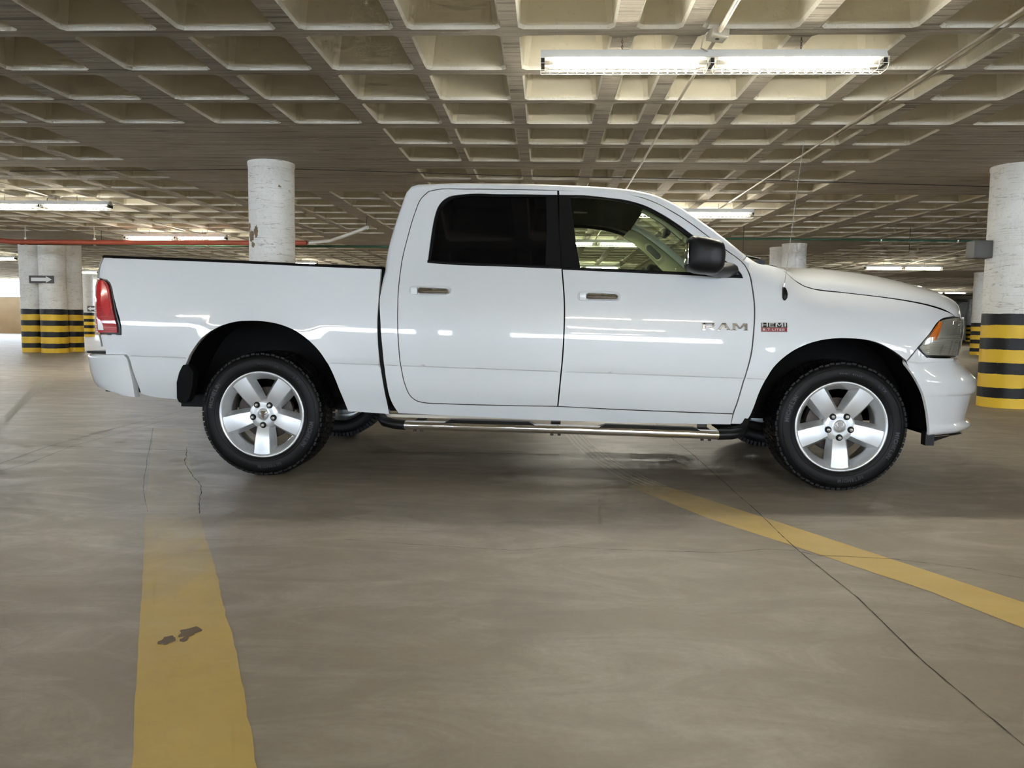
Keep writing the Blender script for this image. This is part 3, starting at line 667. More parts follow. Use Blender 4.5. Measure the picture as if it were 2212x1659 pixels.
def panel(name,outline,fn,m,parent=truck,s=-1,holes=(),gap=.003,thick=.018,step=.055,off=0.0,sm=True,kmap=None,rim=True,rstep=.028,**kw):
    """sheet following the body surface y=fn(x,z), with folded edges"""
    O=smooth(outline,step=rstep) if sm else [Vector(p) for p in outline]
    O=inset(O,gap) if gap else O
    H=[inset(smooth(h,step=rstep),-gap) if gap else smooth(h,step=rstep) for h in holes]
    loops=[O]+H
    pv=[];ed=[]
    for Lp in loops:
        n0=len(pv); pv+=[p.copy() for p in Lp]; ed+=[(n0+i,n0+(i+1)%len(Lp)) for i in range(len(Lp))]
    nb=len(pv)
    A=np.array([(p.x,p.y) for p in O]); lo=A.min(0); hi=A.max(0)
    gx=np.arange(lo[0]+step/2,hi[0],step); gz=np.arange(lo[1]+step/2,hi[1],step*.85)
    if len(gx) and len(gz):
        G=np.array([(x+(step/2 if j%2 else 0),z) for j,z in enumerate(gz) for x in gx])
        ok=inside(G,[tuple(p) for p in O])
        for h in H: ok&=~inside(G,[tuple(p) for p in h])
        G=G[ok]
        for Lp in loops:
            if len(G): G=G[edge_dist(G,[tuple(p) for p in Lp])>step*.45]
        pv+=[Vector((float(a),float(b))) for a,b in G]
    if fn in (y_cab,y_bed,y_fen) and step<.07 and hi[1]-lo[1]>.3:
        E=np.array([(x,z-.0197*x) for z in (.7065,.7045,.7025,.6995,.690,.548,.538) for x in np.arange(lo[0],hi[0],.035)])
        ok=inside(E,[tuple(p) for p in O])
        for h in H: ok&=~inside(E,[tuple(p) for p in h])
        E=E[ok]
        for Lp in loops:
            if len(E): E=E[edge_dist(E,[tuple(p) for p in Lp])>.004]
        # keep the plain grid clear of the crease lines
        base_=pv[:nb]; g_=[p for p in pv[nb:] if min(abs(p.y+.0197*p.x-.70),abs(p.y+.0197*p.x-.543))>.022]
        pv=base_+g_+[Vector((float(a),float(b))) for a,b in E]
    v2,e2,f2,ov,oe,of=geometry.delaunay_2d_cdt(pv,ed,[],0,1e-6)
    cen=np.array([[sum(v2[i].x for i in f)/len(f),sum(v2[i].y for i in f)/len(f)] for f in f2])
    ok=inside(cen,[tuple(p) for p in O])
    for h in H: ok&=~inside(cen,[tuple(p) for p in h])
    F=[f for f,k in zip(f2,ok) if k]
    if kmap: P3=lambda p,d=0.0: kmap(p.x,p.y,d)
    else: P3=lambda p,d=0.0: (p.x, s*(fn(p.x,p.y)-off-d), p.y)
    def N3(p):
        e=.0012
        a=Vector(P3(Vector((p.x+e,p.y))))-Vector(P3(Vector((p.x-e,p.y)))); c=Vector(P3(Vector((p.x,p.y+e))))-Vector(P3(Vector((p.x,p.y-e))))
        n=a.cross(c).normalized()
        return n if n.y*s>0 or (kmap and n.dot(Vector((.5,s,0)))>0) else -n
    V=[P3(p) for p in v2]; N=[N3(p) for p in v2]; faces=[];
    for f in F:
        a,b_,c=(Vector(V[i]) for i in f[:3]); nn=(b_-a).cross(c-a)
        faces.append(tuple(f) if nn.dot(N[f[0]])>0 else tuple(f[::-1]))
    ns=len(faces)
    if rim:
        for Lp in loops:
            n0=len(V); n=len(Lp)
            V+= [P3(p) for p in Lp]+[P3(p,thick) for p in Lp]; 
            for i in range(n):
                j=(i+1)%n; faces.append((n0+i,n0+j,n0+n+j,n0+n+i))
    me=bpy.data.meshes.new(name); me.from_pydata(V,[],faces)
    me.polygons.foreach_set('use_smooth',[True]*ns+[False]*(len(faces)-ns))
    nl=[]
    for i,p in enumerate(me.polygons):
        if i<ns: nl+= [N[v] for v in p.vertices]
        else: nl+= [Vector((0,0,0))]*len(p.vertices)
    me.normals_split_custom_set(nl)
    return link(name,me,m,parent,**kw)
def both(f):
    for s in (-1,1): f(s)

# ---- cab ---------------------------------------------------------------
sil0=[(-1.021,1.174),(-1.0153,1.3153),(-1.0098,1.3988),(-.9938,1.5072),(-.9663,1.6288),(-.9374,1.7334),(-.9129,1.8166),(-.8794,1.858),(-.8377,1.869),(-.70,1.8705),(-.5358,1.871),(-.1764,1.8677),(.1796,1.8559),(.4148,1.8415),(.555,1.8234),(.6711,1.7931),(.786,1.7388),(.8769,1.679),(.9893,1.5961),(1.1003,1.5082),(1.2074,1.4155)]
def open_smooth(P,step=.03):
    P=[Vector(p) for p in P]; out=[]
    for i in range(len(P)-1):
        p1,p2=P[i],P[i+1]; p0=P[i-1] if i else p1*2-p2; p3=P[i+2] if i+2<len(P) else p2*2-p1
        k=max(1,int((p2-p1).length/step))
        for q in range(k):
            t=q/k; out.append(.5*((2*p1)+(-p0+p2)*t+(2*p0-5*p1+4*p2-p3)*t*t+(-p0+3*p1-3*p2+p3)*t**3))
    out.append(P[-1]); return out
SIL=open_smooth(sil0)
def sil_n(i):
    t=(SIL[min(i+1,len(SIL)-1)]-SIL[max(i-1,0)]).normalized(); return Vector((-t.y,t.x))
INR=.032
start_k=lambda p:min(1.0,max(0.02,(p.y-1.174)/.14)) if p.x<-.9 else 1.0
base_in=[SIL[i]-sil_n(i)*INR*start_k(SIL[i]) for i in range(len(SIL))]
cab_out=[tuple(p) for p in base_in]+[(1.2242,1.372),(1.2167,1.3115),(1.2342,1.2087),(1.2425,1.0847),(1.2382,.9615),(1.2269,.8154),(1.2021,.6898),(1.1767,.574),(1.1454,.4589),(1.1392,.3901),(.6665,.3868),(.0883,.3909),(-.3805,.4024),(-.918,.4163),(-.9517,.4726),(-.9827,.6155),(-1.0035,.8151),(-1.0169,.9884)]
rd=REARDOOR; fd=FRONTDOOR
doors=rd[1:20]+fd[8:]+[(.0608,1.8285),(.056,1.8285)]
cab=empty('cab'); cab.parent=truck
both(lambda s: panel('cab_side',cab_out,y_cab,M['paint'],cab,s,holes=[doors],gap=0.0015,step=.05))
# rounded roof rails and pillars, roof skin, rear wall, windshield
SEC=[(0,-.002),(.002,.010),(.007,.021),(.016,.030),(.028,.036),(.045,.040),(.07,.043)]   # (inward, outward from base_in)
def rail_rows(s):
    rows=[]
    for i,b0 in enumerate(base_in):
        n=sil_n(i); w=y_cab(b0.x,b0.y); kk=.74 if b0.x<-.88 else (.74+.26*min(1,(b0.x+.88)/.3) if b0.x<-.58 else 1.0); sk=start_k(SIL[i]); kk*=sk; rows.append([(b0.x+n.x*o*kk,s*(w-a*sk),b0.y+n.y*o*kk) for a,o in SEC])
    return rows
def do_rail(s):
    b=MB(); b.grid(rail_rows(s),flip=(s>0)); b.build('roof_rail',M['paint'],cab)
both(do_rail)
Lr_,Rr_=rail_rows(-1),rail_rows(1)
iR=min(range(len(SIL)),key=lambda i:(SIL[i]-Vector((-.8377,1.869))).length); iF=min(range(len(SIL)),key=lambda i:(SIL[i]-Vector((.60,1.812))).length)
def span(i0,i1,crown,nx=0,nz=1,n=16):
    rows=[]
    for i in range(i0,i1+1):
        a=Vector(Lr_[i][-1]); c=Vector(Rr_[i][-1]); k=1.0
        rows.append([tuple(a.lerp(c,t/n)+Vector((nx,0,nz))*crown(i)*(1-abs(2*t/n-1)**2.2)) for t in range(n+1)])
    return rows
b=MB(); b.grid(span(iR,iF,lambda i:.035)); b.build('roof',M['paint'],cab)
def wcrown(i): return .085*min(1,max(0,(i-iF)/6))+.035*max(0,1-(i-iF)/6)
b=MB(); b.grid(span(iF,len(SIL)-1,wcrown,.75,.55)); b.build('windshield',M['windshield'],cab)
b=MB(); b.grid(span(0,iR,lambda i:.02,-1,0)); b.build('rear_wall',M['paint'],cab)
b=MB(); rw=span(5,iR-4,lambda i:.028,-1,0); b.grid([[p for p in r[4:13]] for r in rw]); b.build('rear_window',M['privacy'],cab)
# inner shell so seams stay dark
gl=[RGLASS,FGLASS]
both(lambda s: panel('inner_shell',[(p.x,p.y) for p in inset([Vector(q) for q in cab_out],.012)],y_cab,M['seal_gap_black'],cab,s,holes=gl,gap=0.0,off=.030,thick=.01,step=.08))
b=MB()
for s in (-1,1):
    b.grid([[(x_,s*(W_CAB(z)-.010),z) for x_ in (-1.05,-.975)] for z in [.44+.0435*k for k in range(21)]],flip=(s>0))
    b.box((-1.01,s*.82,.87),(.05,.16,.84))
b.box((-1.01,0,.87),(.03,1.62,.84)); b.build('dark_gap_filler',M['seal_gap_black'],cab)  # black filler added so no light shows through between cab and bed

# ---- doors --------------------------------------------------------------
def door(s,front):
    nm='front_door' if front else 'rear_door'
    D=panel(nm,fd if front else rd,y_cab,M['paint'],truck,s,holes=[FWIN if front else RWIN],gap=.0042,thick=.022,step=.045)
    W=FWIN if front else RWIN; G=FGLASS if front else RGLASS
    Gs=G
    panel('window_frame',W,y_cab,M['plastic_gloss'],D,s,holes=[Gs],gap=.0,off=.004,thick=.012,step=.05,kmap=None)
    panel('window_glass',G,y_cab,M['glass'] if front else M['privacy'],D,s,gap=0,off=.012,thick=.004,step=.06)
    # belt moulding
    bl=[(.0925,1.3352),(.5295,1.3190),(.8688,1.3070),(1.0928,1.2945),(1.172,1.2925)] if front else [(-.742,1.3705),(-.6281,1.3622),(-.2765,1.3510),(.086,1.3395)]
    b=MB(); rows=[]
    for x,z in open_smooth(bl,.05):
        w=y_cab(x,z); rows.append([(x,s*(w+.001),z-.014),(x,s*(w+.006),z-.012),(x,s*(w+.006),z+.003),(x,s*(w-.012),z+.007)])
    b.grid(rows,flip=(s>0)); b.build('belt_moulding',M['seal_gap_black'],D)
    # handle: painted escutcheon, chrome grip
    hx,hz=(.318,1.159) if front else (-.713,1.182)
    b=MB(); w=y_cab(hx,hz); n=28; prof=[]
    def rr(hw,hh,k=4):
        return [(hx+hw*math.copysign(abs(math.cos(a))**(2/k),math.cos(a)),hz+hh*math.copysign(abs(math.sin(a))**(2/k),math.sin(a))) for a in [2*PI*q/n for q in range(n)]]
    rows=[]
    for hw,hh,d in ((.130,.034,-.001),(.1285,.0325,.005),(.125,.030,.007),(.121,.0265,.006),(.117,.024,.000),(.06,.012,-.001)):
        rg=rr(hw,hh); rows.append([(x,s*(y_cab(x,z)+d),z) for x,z in rg+rg[:1]])
    b.grid(rows,flip=(s<0)); H=b.build('door_handle',M['paint'],D)
    x0,x1=hx-.076,hx+.112
    rows=[]
    for i in range(19):
        t=i/18; x=x0+(x1-x0)*t; bow=.024+.008*math.sin(PI*t) if 0<i<18 else .018; hh=.0225*(1-.15*t)*(1 if 0<i<18 else .6); zc=hz+.001-.003*t
        rows.append([(x,s*(w+bow-.020+.020*math.cos(a)),zc+hh*math.sin(a)) for a in [2*PI*q/12 for q in range(13)]])
    b=MB(); b.grid(rows,flip=(s<0)); 
    b.add(rows[0][:12],[tuple(range(12))]); b.add(rows[-1][:12],[tuple(range(12))])
    b.build('grip',M['badge_chrome'],H,label='chrome door handle grip')
    b=MB(); b.box((hx-.098,s*(w+.010),hz),(.04,.02,.044)); b.build('lock_cover',M['paint'],H,bevel=.006)
    # interior trim
    T=panel('door_trim',[(x,z) for x,z in (fd if front else rd)],y_cab,M['grey_trim'],D,s,holes=[G],gap=.02,off=.05,thick=.004,step=.09)
    return D
DO={}
def two(s):
    DO[(s,1)]=door(s,True); DO[(s,0)]=door(s,False)
both(two)

# ---- bed ----------------------------------------------------------------
BED=[((x-.005 if x>-1.06 else x),z) for x,z in BED]
both(lambda s: panel('bed_side',[(-2.79,1.371)]+BED[1:],y_bed,M['paint'],truck,s,gap=.002,thick=.035,step=.045))
# rounded rear corners of the bed and the tailgate
def corner(s):
    b=MB(); rows=[]
    for x,z in [(-2.79,1.371),(-2.8065,1.334),(-2.8176,1.2875),(-2.8219,1.242)]:
        y=y_bed(x,z); rows.append([(x-.002,s*y,z),(x-.024,s*(y-.022),z),(x-.040,s*(y-.055),z),(x-.046,s*(y-.11),z)])
    b.grid(rows,flip=(s<0))
    rows=[]
    for x,z in [(-2.8093,.885),(-2.8017,.8535),(-2.7944,.809)]:
        y=y_bed(x,z); rows.append([(x-.002,s*y,z),(x-.024,s*(y-.022),z),(x-.045,s*(y-.055),z),(x-.055,s*(y-.11),z)])
    b.grid(rows,flip=(s<0))
    b.box((-2.715,s*.945,.783),(.17,.03,.045))
    b.build('bed_corner',M['paint'],truck,recalc=True)
both(corner)
b=MB(); rows=[]
for z,dx in ((.80,0),(.86,-.008),(1.0,-.004),(1.2,-.004),(1.30,-.012),(1.345,-.03),(1.362,-.02),(1.366,.02)):
    rows.append([(-2.868+dx-.02*(1-(y/.82)**2),y,z) for y in [-.82+1.64*k/16 for k in range(17)]])
b.grid(rows,flip=True); TG=b.build('tailgate',M['paint'],truck,recalc=True)
b=MB(); b.box((-2.905,0,1.16),(.03,.26,.09)); b.build('handle',M['chrome'],TG,bevel=.01)
b=MB(); b.box((-2.835,0,1.05),(.03,1.62,.55)); b.build('inner_panel',M['paint'],TG)
# rail caps, bed box
def cap(s):
    rows=[]
    for x,z in open_smooth([(-2.80,1.371),(-2.4049,1.3597),(-1.8989,1.3440),(-1.3999,1.3257),(-1.018,1.3145)],.08):
        w=y_bed(x,z); rows.append([(x,s*(w+.001),z-.003),(x,s*(w-.001),z+.009),(x,s*(w-.012),z+.015),(x,s*(w-.10),z+.015),(x,s*(w-.115),z+.004),(x,s*(w-.115),z-.03)])
    b=MB(); b.grid(rows,flip=(s>0)); b.build('bed_rail_cap',M['plastic'],truck,label='black plastic bed rail cap')
    b=MB(); b.grid([[(x,s*.84,1.335-(x+2.8)*.03),(x,s*.80,1.30-(x+2.8)*.03),(x,s*.80,.99)] for x in (-2.82,-2.0,-1.06)],smooth=False,flip=(s>0)); b.build('bed_inner_wall',M['paint'],truck)
both(cap)
b=MB(); b.box((-1.94,0,.78),(1.80,1.10,.04)); b.box((-1.12,0,.90),(.16,1.62,.24)); b.box((-2.58,0,.90),(.45,1.62,.24)); b.box((-1.05,0,1.03),(.03,1.62,.54))
for s in (-1,1):
    b.box((-1.785,s*.675,1.0),(1.2,.26,.02)); b.box((-1.785,s*.555,.89),(1.2,.02,.24))
b.build('bed_floor',M['plastic'],truck)

# ---- tail lamps ------------------------------------------------------------
def tail(s):
    P=[(-2.8155,1.2405),(-2.7733,1.2357),(-2.7461,1.2213),(-2.7339,1.1993),(-2.7164,1.126),(-2.6919,1.0162),(-2.67,.9284),(-2.6683,.8975),(-2.6795,.8863),(-2.8115,.8881),(-2.8178,.9264),(-2.8256,1.0146),(-2.8300,1.1031),(-2.8270,1.1917)]
    L=panel('tail_lamp',P,y_bed,M['plastic_gloss'],truck,s,gap=.002,thick=.03,off=.000,step=.04)
    inn=[Vector(p) for p in [(-2.8135,1.230),(-2.7763,1.2247),(-2.757,1.2103),(-2.7489,1.1943),(-2.7334,1.126),(-2.7099,1.0162),(-2.689,.9284),(-2.690,.8995),(-2.8105,.8995),(-2.8168,.9264),(-2.8246,1.0146),(-2.8290,1.1031),(-2.8260,1.1917)]]
    panel('lens',[tuple(p) for p in inn],y_bed,M['red'],L,s,gap=.0,thick=.02,off=-.012,step=.025)
    panel('reflector',[(-2.812,1.222),(-2.778,1.215),(-2.762,1.195),(-2.741,1.105),(-2.727,1.03),(-2.745,1.0),(-2.765,1.015),(-2.785,1.06),(-2.806,1.10),(-2.823,1.13),(-2.824,1.18)],y_bed,M['red_bright'],L,s,gap=.0,thick=.004,off=-.0145,step=.025)
    panel('reverse_lens',[(-2.812,.915),(-2.775,.915),(-2.777,.94),(-2.790,.972),(-2.806,.985),(-2.816,.985)],y_bed,M['reverse'],L,s,gap=.0,thick=.004,off=-.0145,step=.025,label='clear reversing light lens')
    b=MB(); rows=[]
    for x,z in [(-2.8200,.8990),(-2.8230,.9264),(-2.8290,1.0146),(-2.8320,1.1031),(-2.8310,1.1917),(-2.8190,1.232)]:
        y=y_bed(x,z)+.010; rows.append([(x+.006,s*y,z),(x-.020,s*(y-.022),z),(x-.045,s*(y-.055),z),(x-.055,s*(y-.11),z)])
    b.grid(rows); b.build('lens',M['red'],L,recalc=True)
both(tail)

# ---- fenders, hood, nose ---------------------------------------------------
fen=[(1.4459,1.3375),(1.4716,1.3145),(1.5128,1.2740),(1.5609,1.2420),(1.617,1.2235),(1.7936,1.2035),(2.0007,1.1800),(2.135,1.1600),(2.2774,1.1330),(2.4009,1.1010),(2.4850,1.0780),(2.505,1.0665),(2.440,1.0605),(2.3751,1.0524)]+[p for p in FENDER[12:]]
both(lambda s: panel('fender',fen,y_fen,M['paint'],truck,s,gap=.004,thick=.03,step=.035))
def hood_row(u,n=28):
    zc=pchip([(0,1.392),(.12,1.392),(.236,1.389),(.41,1.371),(.59,1.335),(.707,1.300),(.824,1.262),(.90,1.228),(.954,1.192),(.985,1.150),(1.0,1.085)])
    xe=1.40+u*(2.505-1.40); ze=HOODLINE(xe)+.001; ye=y_fen(xe,ze-.003)-.003
    if u==0: pass
    row=[]
    for k in range(n+1):
        q=-1+2*k/n; q=math.copysign(1-(1-abs(q))**1.35,q)  # denser near the edge
        y=ye*q; a=abs(q)
        xf=2.505+.255*(1-a**2.3)**.9 if a<1 else 2.505
        x0=1.40+.04*(1-a*a)*0-.03*(1-a)
        bulge=(1-a**2.7)**(1/1.7)
        row.append((x0+u*(xf-x0),y,ze+(zc(u)-ze)*bulge+.010*math.exp(-((a-.50)/.13)**2)*math.sin(PI*min(1,u*1.1))*(1 if u<.9 else 0)))
    return row
us=[0,.02,.05,.1,.15,.2,.26,.32,.38,.44,.5,.56,.62,.68,.74,.79,.84,.88,.91,.94,.96,.975,.985,.993,1.0]
b=MB(); hr=[hood_row(u) for u in us]; b.grid(hr)
b.grid([[ (p[0]+.004,p[1],p[2]-.03) for p in hr[-1]],hr[-1]])
b.build('hood',M['paint'],truck)
b=MB(); b.grid([[(x*.985+.02,y*.965,z-.035) for x,y,z in r] for r in hr[:-3]]); b.build('hood_liner',M['liner'],truck)
# cowl, wipers
b=MB(); b.grid([[(1.17+.09*(1-(y/.8)**2),y,1.385),(1.26+.06*(1-(y/.8)**2),y,1.372),(1.44,y,1.355)] for y in [-.76+1.52*k/12 for k in range(13)]]); b.build('cowl',M['plastic'],truck)
def wiper(y0):
    b=MB(); b.tube([(1.36,y0,1.385),(1.372,y0,1.412),(1.352,y0+.03,1.428),(1.24,y0+.16,1.47),(1.16,y0+.32,1.50)],.008,6); b.box((1.36,y0,1.398),(.05,.04,.03)); b.build('wiper',M['plastic'],truck)
wiper(-.60); wiper(.05)
# headlamps on the curved nose
def noseP(s,d0=0):
    def f(th,z,d=0):
        x,y=nose(max(.02,th),z); n=Vector((math.sin(th)**1.2,-math.cos(th)**1.2)).normalized(); k=d+d0
        return (x-n.x*k,-s*(y-n.y*k),z)
    return f
HL=[(.80,1.064),(.716,1.0655),(.576,1.0650),(.43,1.0560),(.384,1.0503),(.332,1.032),(.28,.993),(.227,.9532),(.157,.877),(.19,.850),(.227,.8285),(.30,.824),(.471,.822),(.7,.819),(.80,.8185)]
def head(s):
    e=panel('headlamp',HL,None,M['plastic_gloss'],truck,s,gap=.0,kmap=noseP(s,.012),thick=.07,step=.05,rstep=.03)
    ins=[tuple(p) for p in inset([Vector(p) for p in HL],.010)]
    panel('reflector_bowl',ins,None,M['bowl'],e,s,gap=0,kmap=noseP(s,.009),thick=.003,step=.04)
    panel('bezel',[(.40,1.035),(.68,1.045),(.70,.955),(.45,.950),(.33,.93),(.345,.965)],None,M['bowl_dark'],e,s,gap=0,kmap=noseP(s,.0065),thick=.003,step=.04)
    for a_,c_,z0_,z1_ in ((.50,.53,.838,.925),(.575,.595,.838,.915),(.37,.39,.838,.900),(.66,.675,.84,.93)):
        panel('reflector_rib',[(a_,z0_),(c_,z0_),(c_+.03,z1_),(a_+.03,z1_)],None,M['chrome'],e,s,gap=0,sm=False,kmap=noseP(s,.005),thick=.004,step=.03)
    panel('surround',[(.805,1.064),(.90,1.064),(1.12,1.062),(1.12,.818),(.90,.819),(.805,.819)],None,M['paint'],e,s,gap=0,kmap=noseP(s,0),thick=.03,step=.05,label='white strip beside the lamp lens')
    panel('amber_reflector',[(.349,1.036),(.380,1.028),(.350,.975),(.315,.922),(.232,.921),(.262,.965),(.30,1.0)],None,M['amber'],e,s,gap=0,kmap=noseP(s,.004),thick=.004,step=.03,label='amber side reflector')
    panel('lens',ins,None,M['lens'],e,s,gap=0,kmap=noseP(s,-.002),thick=.003,step=.05)
both(head)
# grille between the lamps
gr=empty('grille'); gr.parent=truck
def nose_strip(name,th0,th1,zs,d,m,parent,n=20):
    b=MB()
    for s in (-1,1):
        rows=[]
        for z,dd in zs:
            rows.append([noseP(s,d+dd)(th0+(th1-th0)*k/n,z) for k in range(n+1)])
        b.grid(rows,flip=(s>0))
    return b.build(name,m,parent,recalc=True)
nose_strip('mesh_screen',1.12,PI/2,[(.80,0),(1.07,0)],.04,M['mesh_black'],gr)
nose_strip('surround',1.12,PI/2,[(1.075,.04),(1.07,-.005),(1.035,-.008),(1.030,.04)],0,M['paint'],gr)
nose_strip('surround',1.12,PI/2,[(.845,.04),(.84,-.005),(.812,-.008),(.808,.04)],0,M['paint'],gr)
nose_strip('crossbar',1.12,PI/2,[(.96,.04),(.955,-.004),(.925,-.004),(.92,.04)],0,M['paint'],gr)
b=MB(); b.box((2.735,0,.94),(.04,.05,.24)); b.build('crossbar',M['paint'],gr,bevel=.008)

# front bumper
BX=pchip([(.338,2.60),(.345,2.680),(.357,2.775),(.384,2.825),(.400,2.815),(.424,2.777),(.454,2.779),(.52,2.795),(.578,2.806),(.588,2.812),(.597,2.834),(.632,2.841),(.670,2.838),(.719,2.788),(.776,2.714),(.802,2.694),(.818,2.60)])
BW=pchip([(.338,.955),(.36,.97),(.40,.975),(.5,.985),(.67,.992),(.78,.985),(.82,.97)])
ARX=pchip([(.33,2.3150),(.373,2.3111),(.4526,2.2961),(.5329,2.2739),(.6043,2.2479),(.6717,2.2108),(.7296,2.1736),(.7947,2.1303),(.82,2.1500)])
def bump_pt(z,t,s):
    """t 0..1 from the wheel arch to the centre"""
    xc=BX(z); hw=BW(z); xs=2.05; xa=ARX(z); n=2.6
    ua=max(0,(xa-xs)/(xc-xs)); tha=math.asin(min(1,ua**(n/2)))
    th=tha+(PI/2-tha)*t
    return (xs+(xc-xs)*math.sin(th)**(2/n), s*hw*max(0,math.cos(th))**(2/n), z)
zs=[.338,.342,.348,.357,.370,.384,.392,.400,.412,.424,.454,.49,.53,.56,.578,.584,.588,.592,.597,.61,.632,.655,.665,.670,.675,.69,.719,.75,.776,.79,.802,.812]
def bumper(s):
    b=MB(); rows=[[bump_pt(z,k/26,s) for k in range(27)] for z in zs]
    b.grid(rows,flip=(s>0))
    # folded edge at the wheel arch
    b.grid([[bump_pt(z,0,s) for z in zs],[(bump_pt(z,0,s)[0]-.008,bump_pt(z,0,s)[1]-s*.014,z) for z in zs]],flip=(s>0))
    return b
b=MB()
for s in (-1,1):
    q=bumper(s); b.add(q.v,q.f,True)
FB=b.build('front_bumper',M['paint'],truck)
both(lambda s: panel('bumper_end',[(2.1303,.796),(2.165,.838),(2.1913,.8755),(2.215,.850),(2.2503,.822),(2.30,.819),(2.46,.8165),(2.46,.800),(2.30,.792),(2.2,.790)],lambda x,z:y_fen(x,z)-.0015,M['paint'],FB,s,gap=.0015,thick=.03,step=.03))
b=MB()
for s in (-1,1):
    b.grid([[(2.30,s*.93,.335),(2.62,s*.72,.335),(2.70,s*.3,.335),(2.71,0,.335)],[(2.31,s*.92,.295),(2.56,s*.70,.318),(2.64,s*.3,.318),(2.65,0,.318)]],smooth=False,flip=(s>0))
    b.box((2.325,s*.90,.330),(.05,.06,.085))
    b.grid([[(2.34,s*.93,.342),(2.62,s*.72,.342)],[(2.34,s*.1,.342),(2.62,s*.1,.342)]],smooth=False)
b.build('air_dam',M['plastic'],FB)

# rear bumper
RX=pchip([(.520,2.90),(.526,2.935),(.546,3.042),(.608,3.087),(.677,3.108),(.738,3.115),(.750,3.108),(.758,3.085)])
RBX=pchip([(.498,2.592),(.53,2.600),(.5865,2.611),(.6466,2.624),(.6989,2.635),(.735,2.643),(.758,2.665)])
def rb(z,t,s):
    xc=RX(z); xs=2.55; n=3.5; ua=max(0,(RBX(z)-xs)/(xc-xs)); tha=math.asin(min(1,ua**(n/2))); th=tha+(PI/2-tha)*t
    zz=z
    if z<.56: zz=z-(.56-z)*0+(-.028)*(1-min(1,t*3))*(1 if z<.55 else .4)
    return (-(xs+(xc-xs)*math.sin(th)**(2/n)), s*.992*max(0,math.cos(th))**(2/n), zz)
b=MB()
rzs=[.520,.526,.536,.546,.575,.608,.64,.677,.71,.738,.750,.758]
for s in (-1,1):
    rows=[[rb(z,k/24,s) for k in range(25)] for z in rzs]; b.grid(rows,flip=(s<0))
    b.grid([[rb(z,0,s) for z in rzs],[(rb(z,0,s)[0]+.004,rb(z,0,s)[1]-s*.05,rb(z,0,s)[2]) for z in rzs]],flip=(s<0))
    top=[rb(.758,k/24,s) for k in range(25)]; b.grid([top,[(min(-2.60,p[0]*.4-1.62),p[1]*.80,.762) for p in top]],smooth=False,flip=(s<0))
RB=b.build('rear_bumper',M['paint'],truck,recalc=False)
b=MB()
for s in (-1,1): b.box((-2.945,s*.50,.766),(.17,.60,.016))
b.build('step_pad',M['plastic'],RB,bevel=.005,label='black step pad on the bumper top')
b=MB(); b.box((-2.80,0,.515),(.28,1.5,.03)); b.build('lower_valance',M['plastic'],RB)

# flaps and liners
def flaps(s):
    P=[(-2.2771,.7029),(-2.2387,.7058),(-2.2062,.655),(-2.218,.56),(-2.2371,.4928),(-2.262,.463),(-2.285,.4592),(-2.3071,.4659),(-2.3203,.491),(-2.3198,.5921),(-2.3012,.6576)]
    b=MB(); b.prism(P,s*1.002,s*.93); b.build('mud_flap',M['liner'],truck,bevel=.006)
    P=[(1.2905,.60),(1.262,.5902),(1.2365,.48),(1.205,.405),(1.1826,.3869),(1.07,.3700),(1.07,.3526),(1.1856,.3462),(1.2306,.3785),(1.270,.48),(1.300,.59)]
    b=MB(); b.prism(P,s*.955,s*.70); b.build('mud_flap',M['liner'],truck)
    for xc,arch in ((-XW,BED[11:29]),(XW,FENDER[15:31])):
        pts=[(x,z) for x,z in arch]
        if xc>0: pts=[(2.3111,.3732),(2.2961,.4526),(2.2739,.5329),(2.2479,.6043),(2.2108,.6717),(2.1736,.7296)]+pts
        else: pts=pts
        rows=[]
        for x,z in open_smooth(pts,.04):
            d=Vector((x-xc,z-.40)); r=d.length; dn=d/r
            w=(y_bed if xc<0 else y_fen)(x,z)
            rows.append([(x,s*(w-.022),z),(x+dn.x*.015,s*(w-.035),z+dn.y*.015),(x+dn.x*.02,s*.60,z+dn.y*.02)])
        b=MB(); b.grid(rows,smooth=True); 
        cen=(xc,s*.60,.62); ring=[r[2] for r in rows]
        b.add(ring+[(xc,s*.60,.50)],[(i,i+1,len(ring)) for i in range(len(ring)-1)])
        b.build('wheel_liner',M['liner'],truck)
both(flaps)

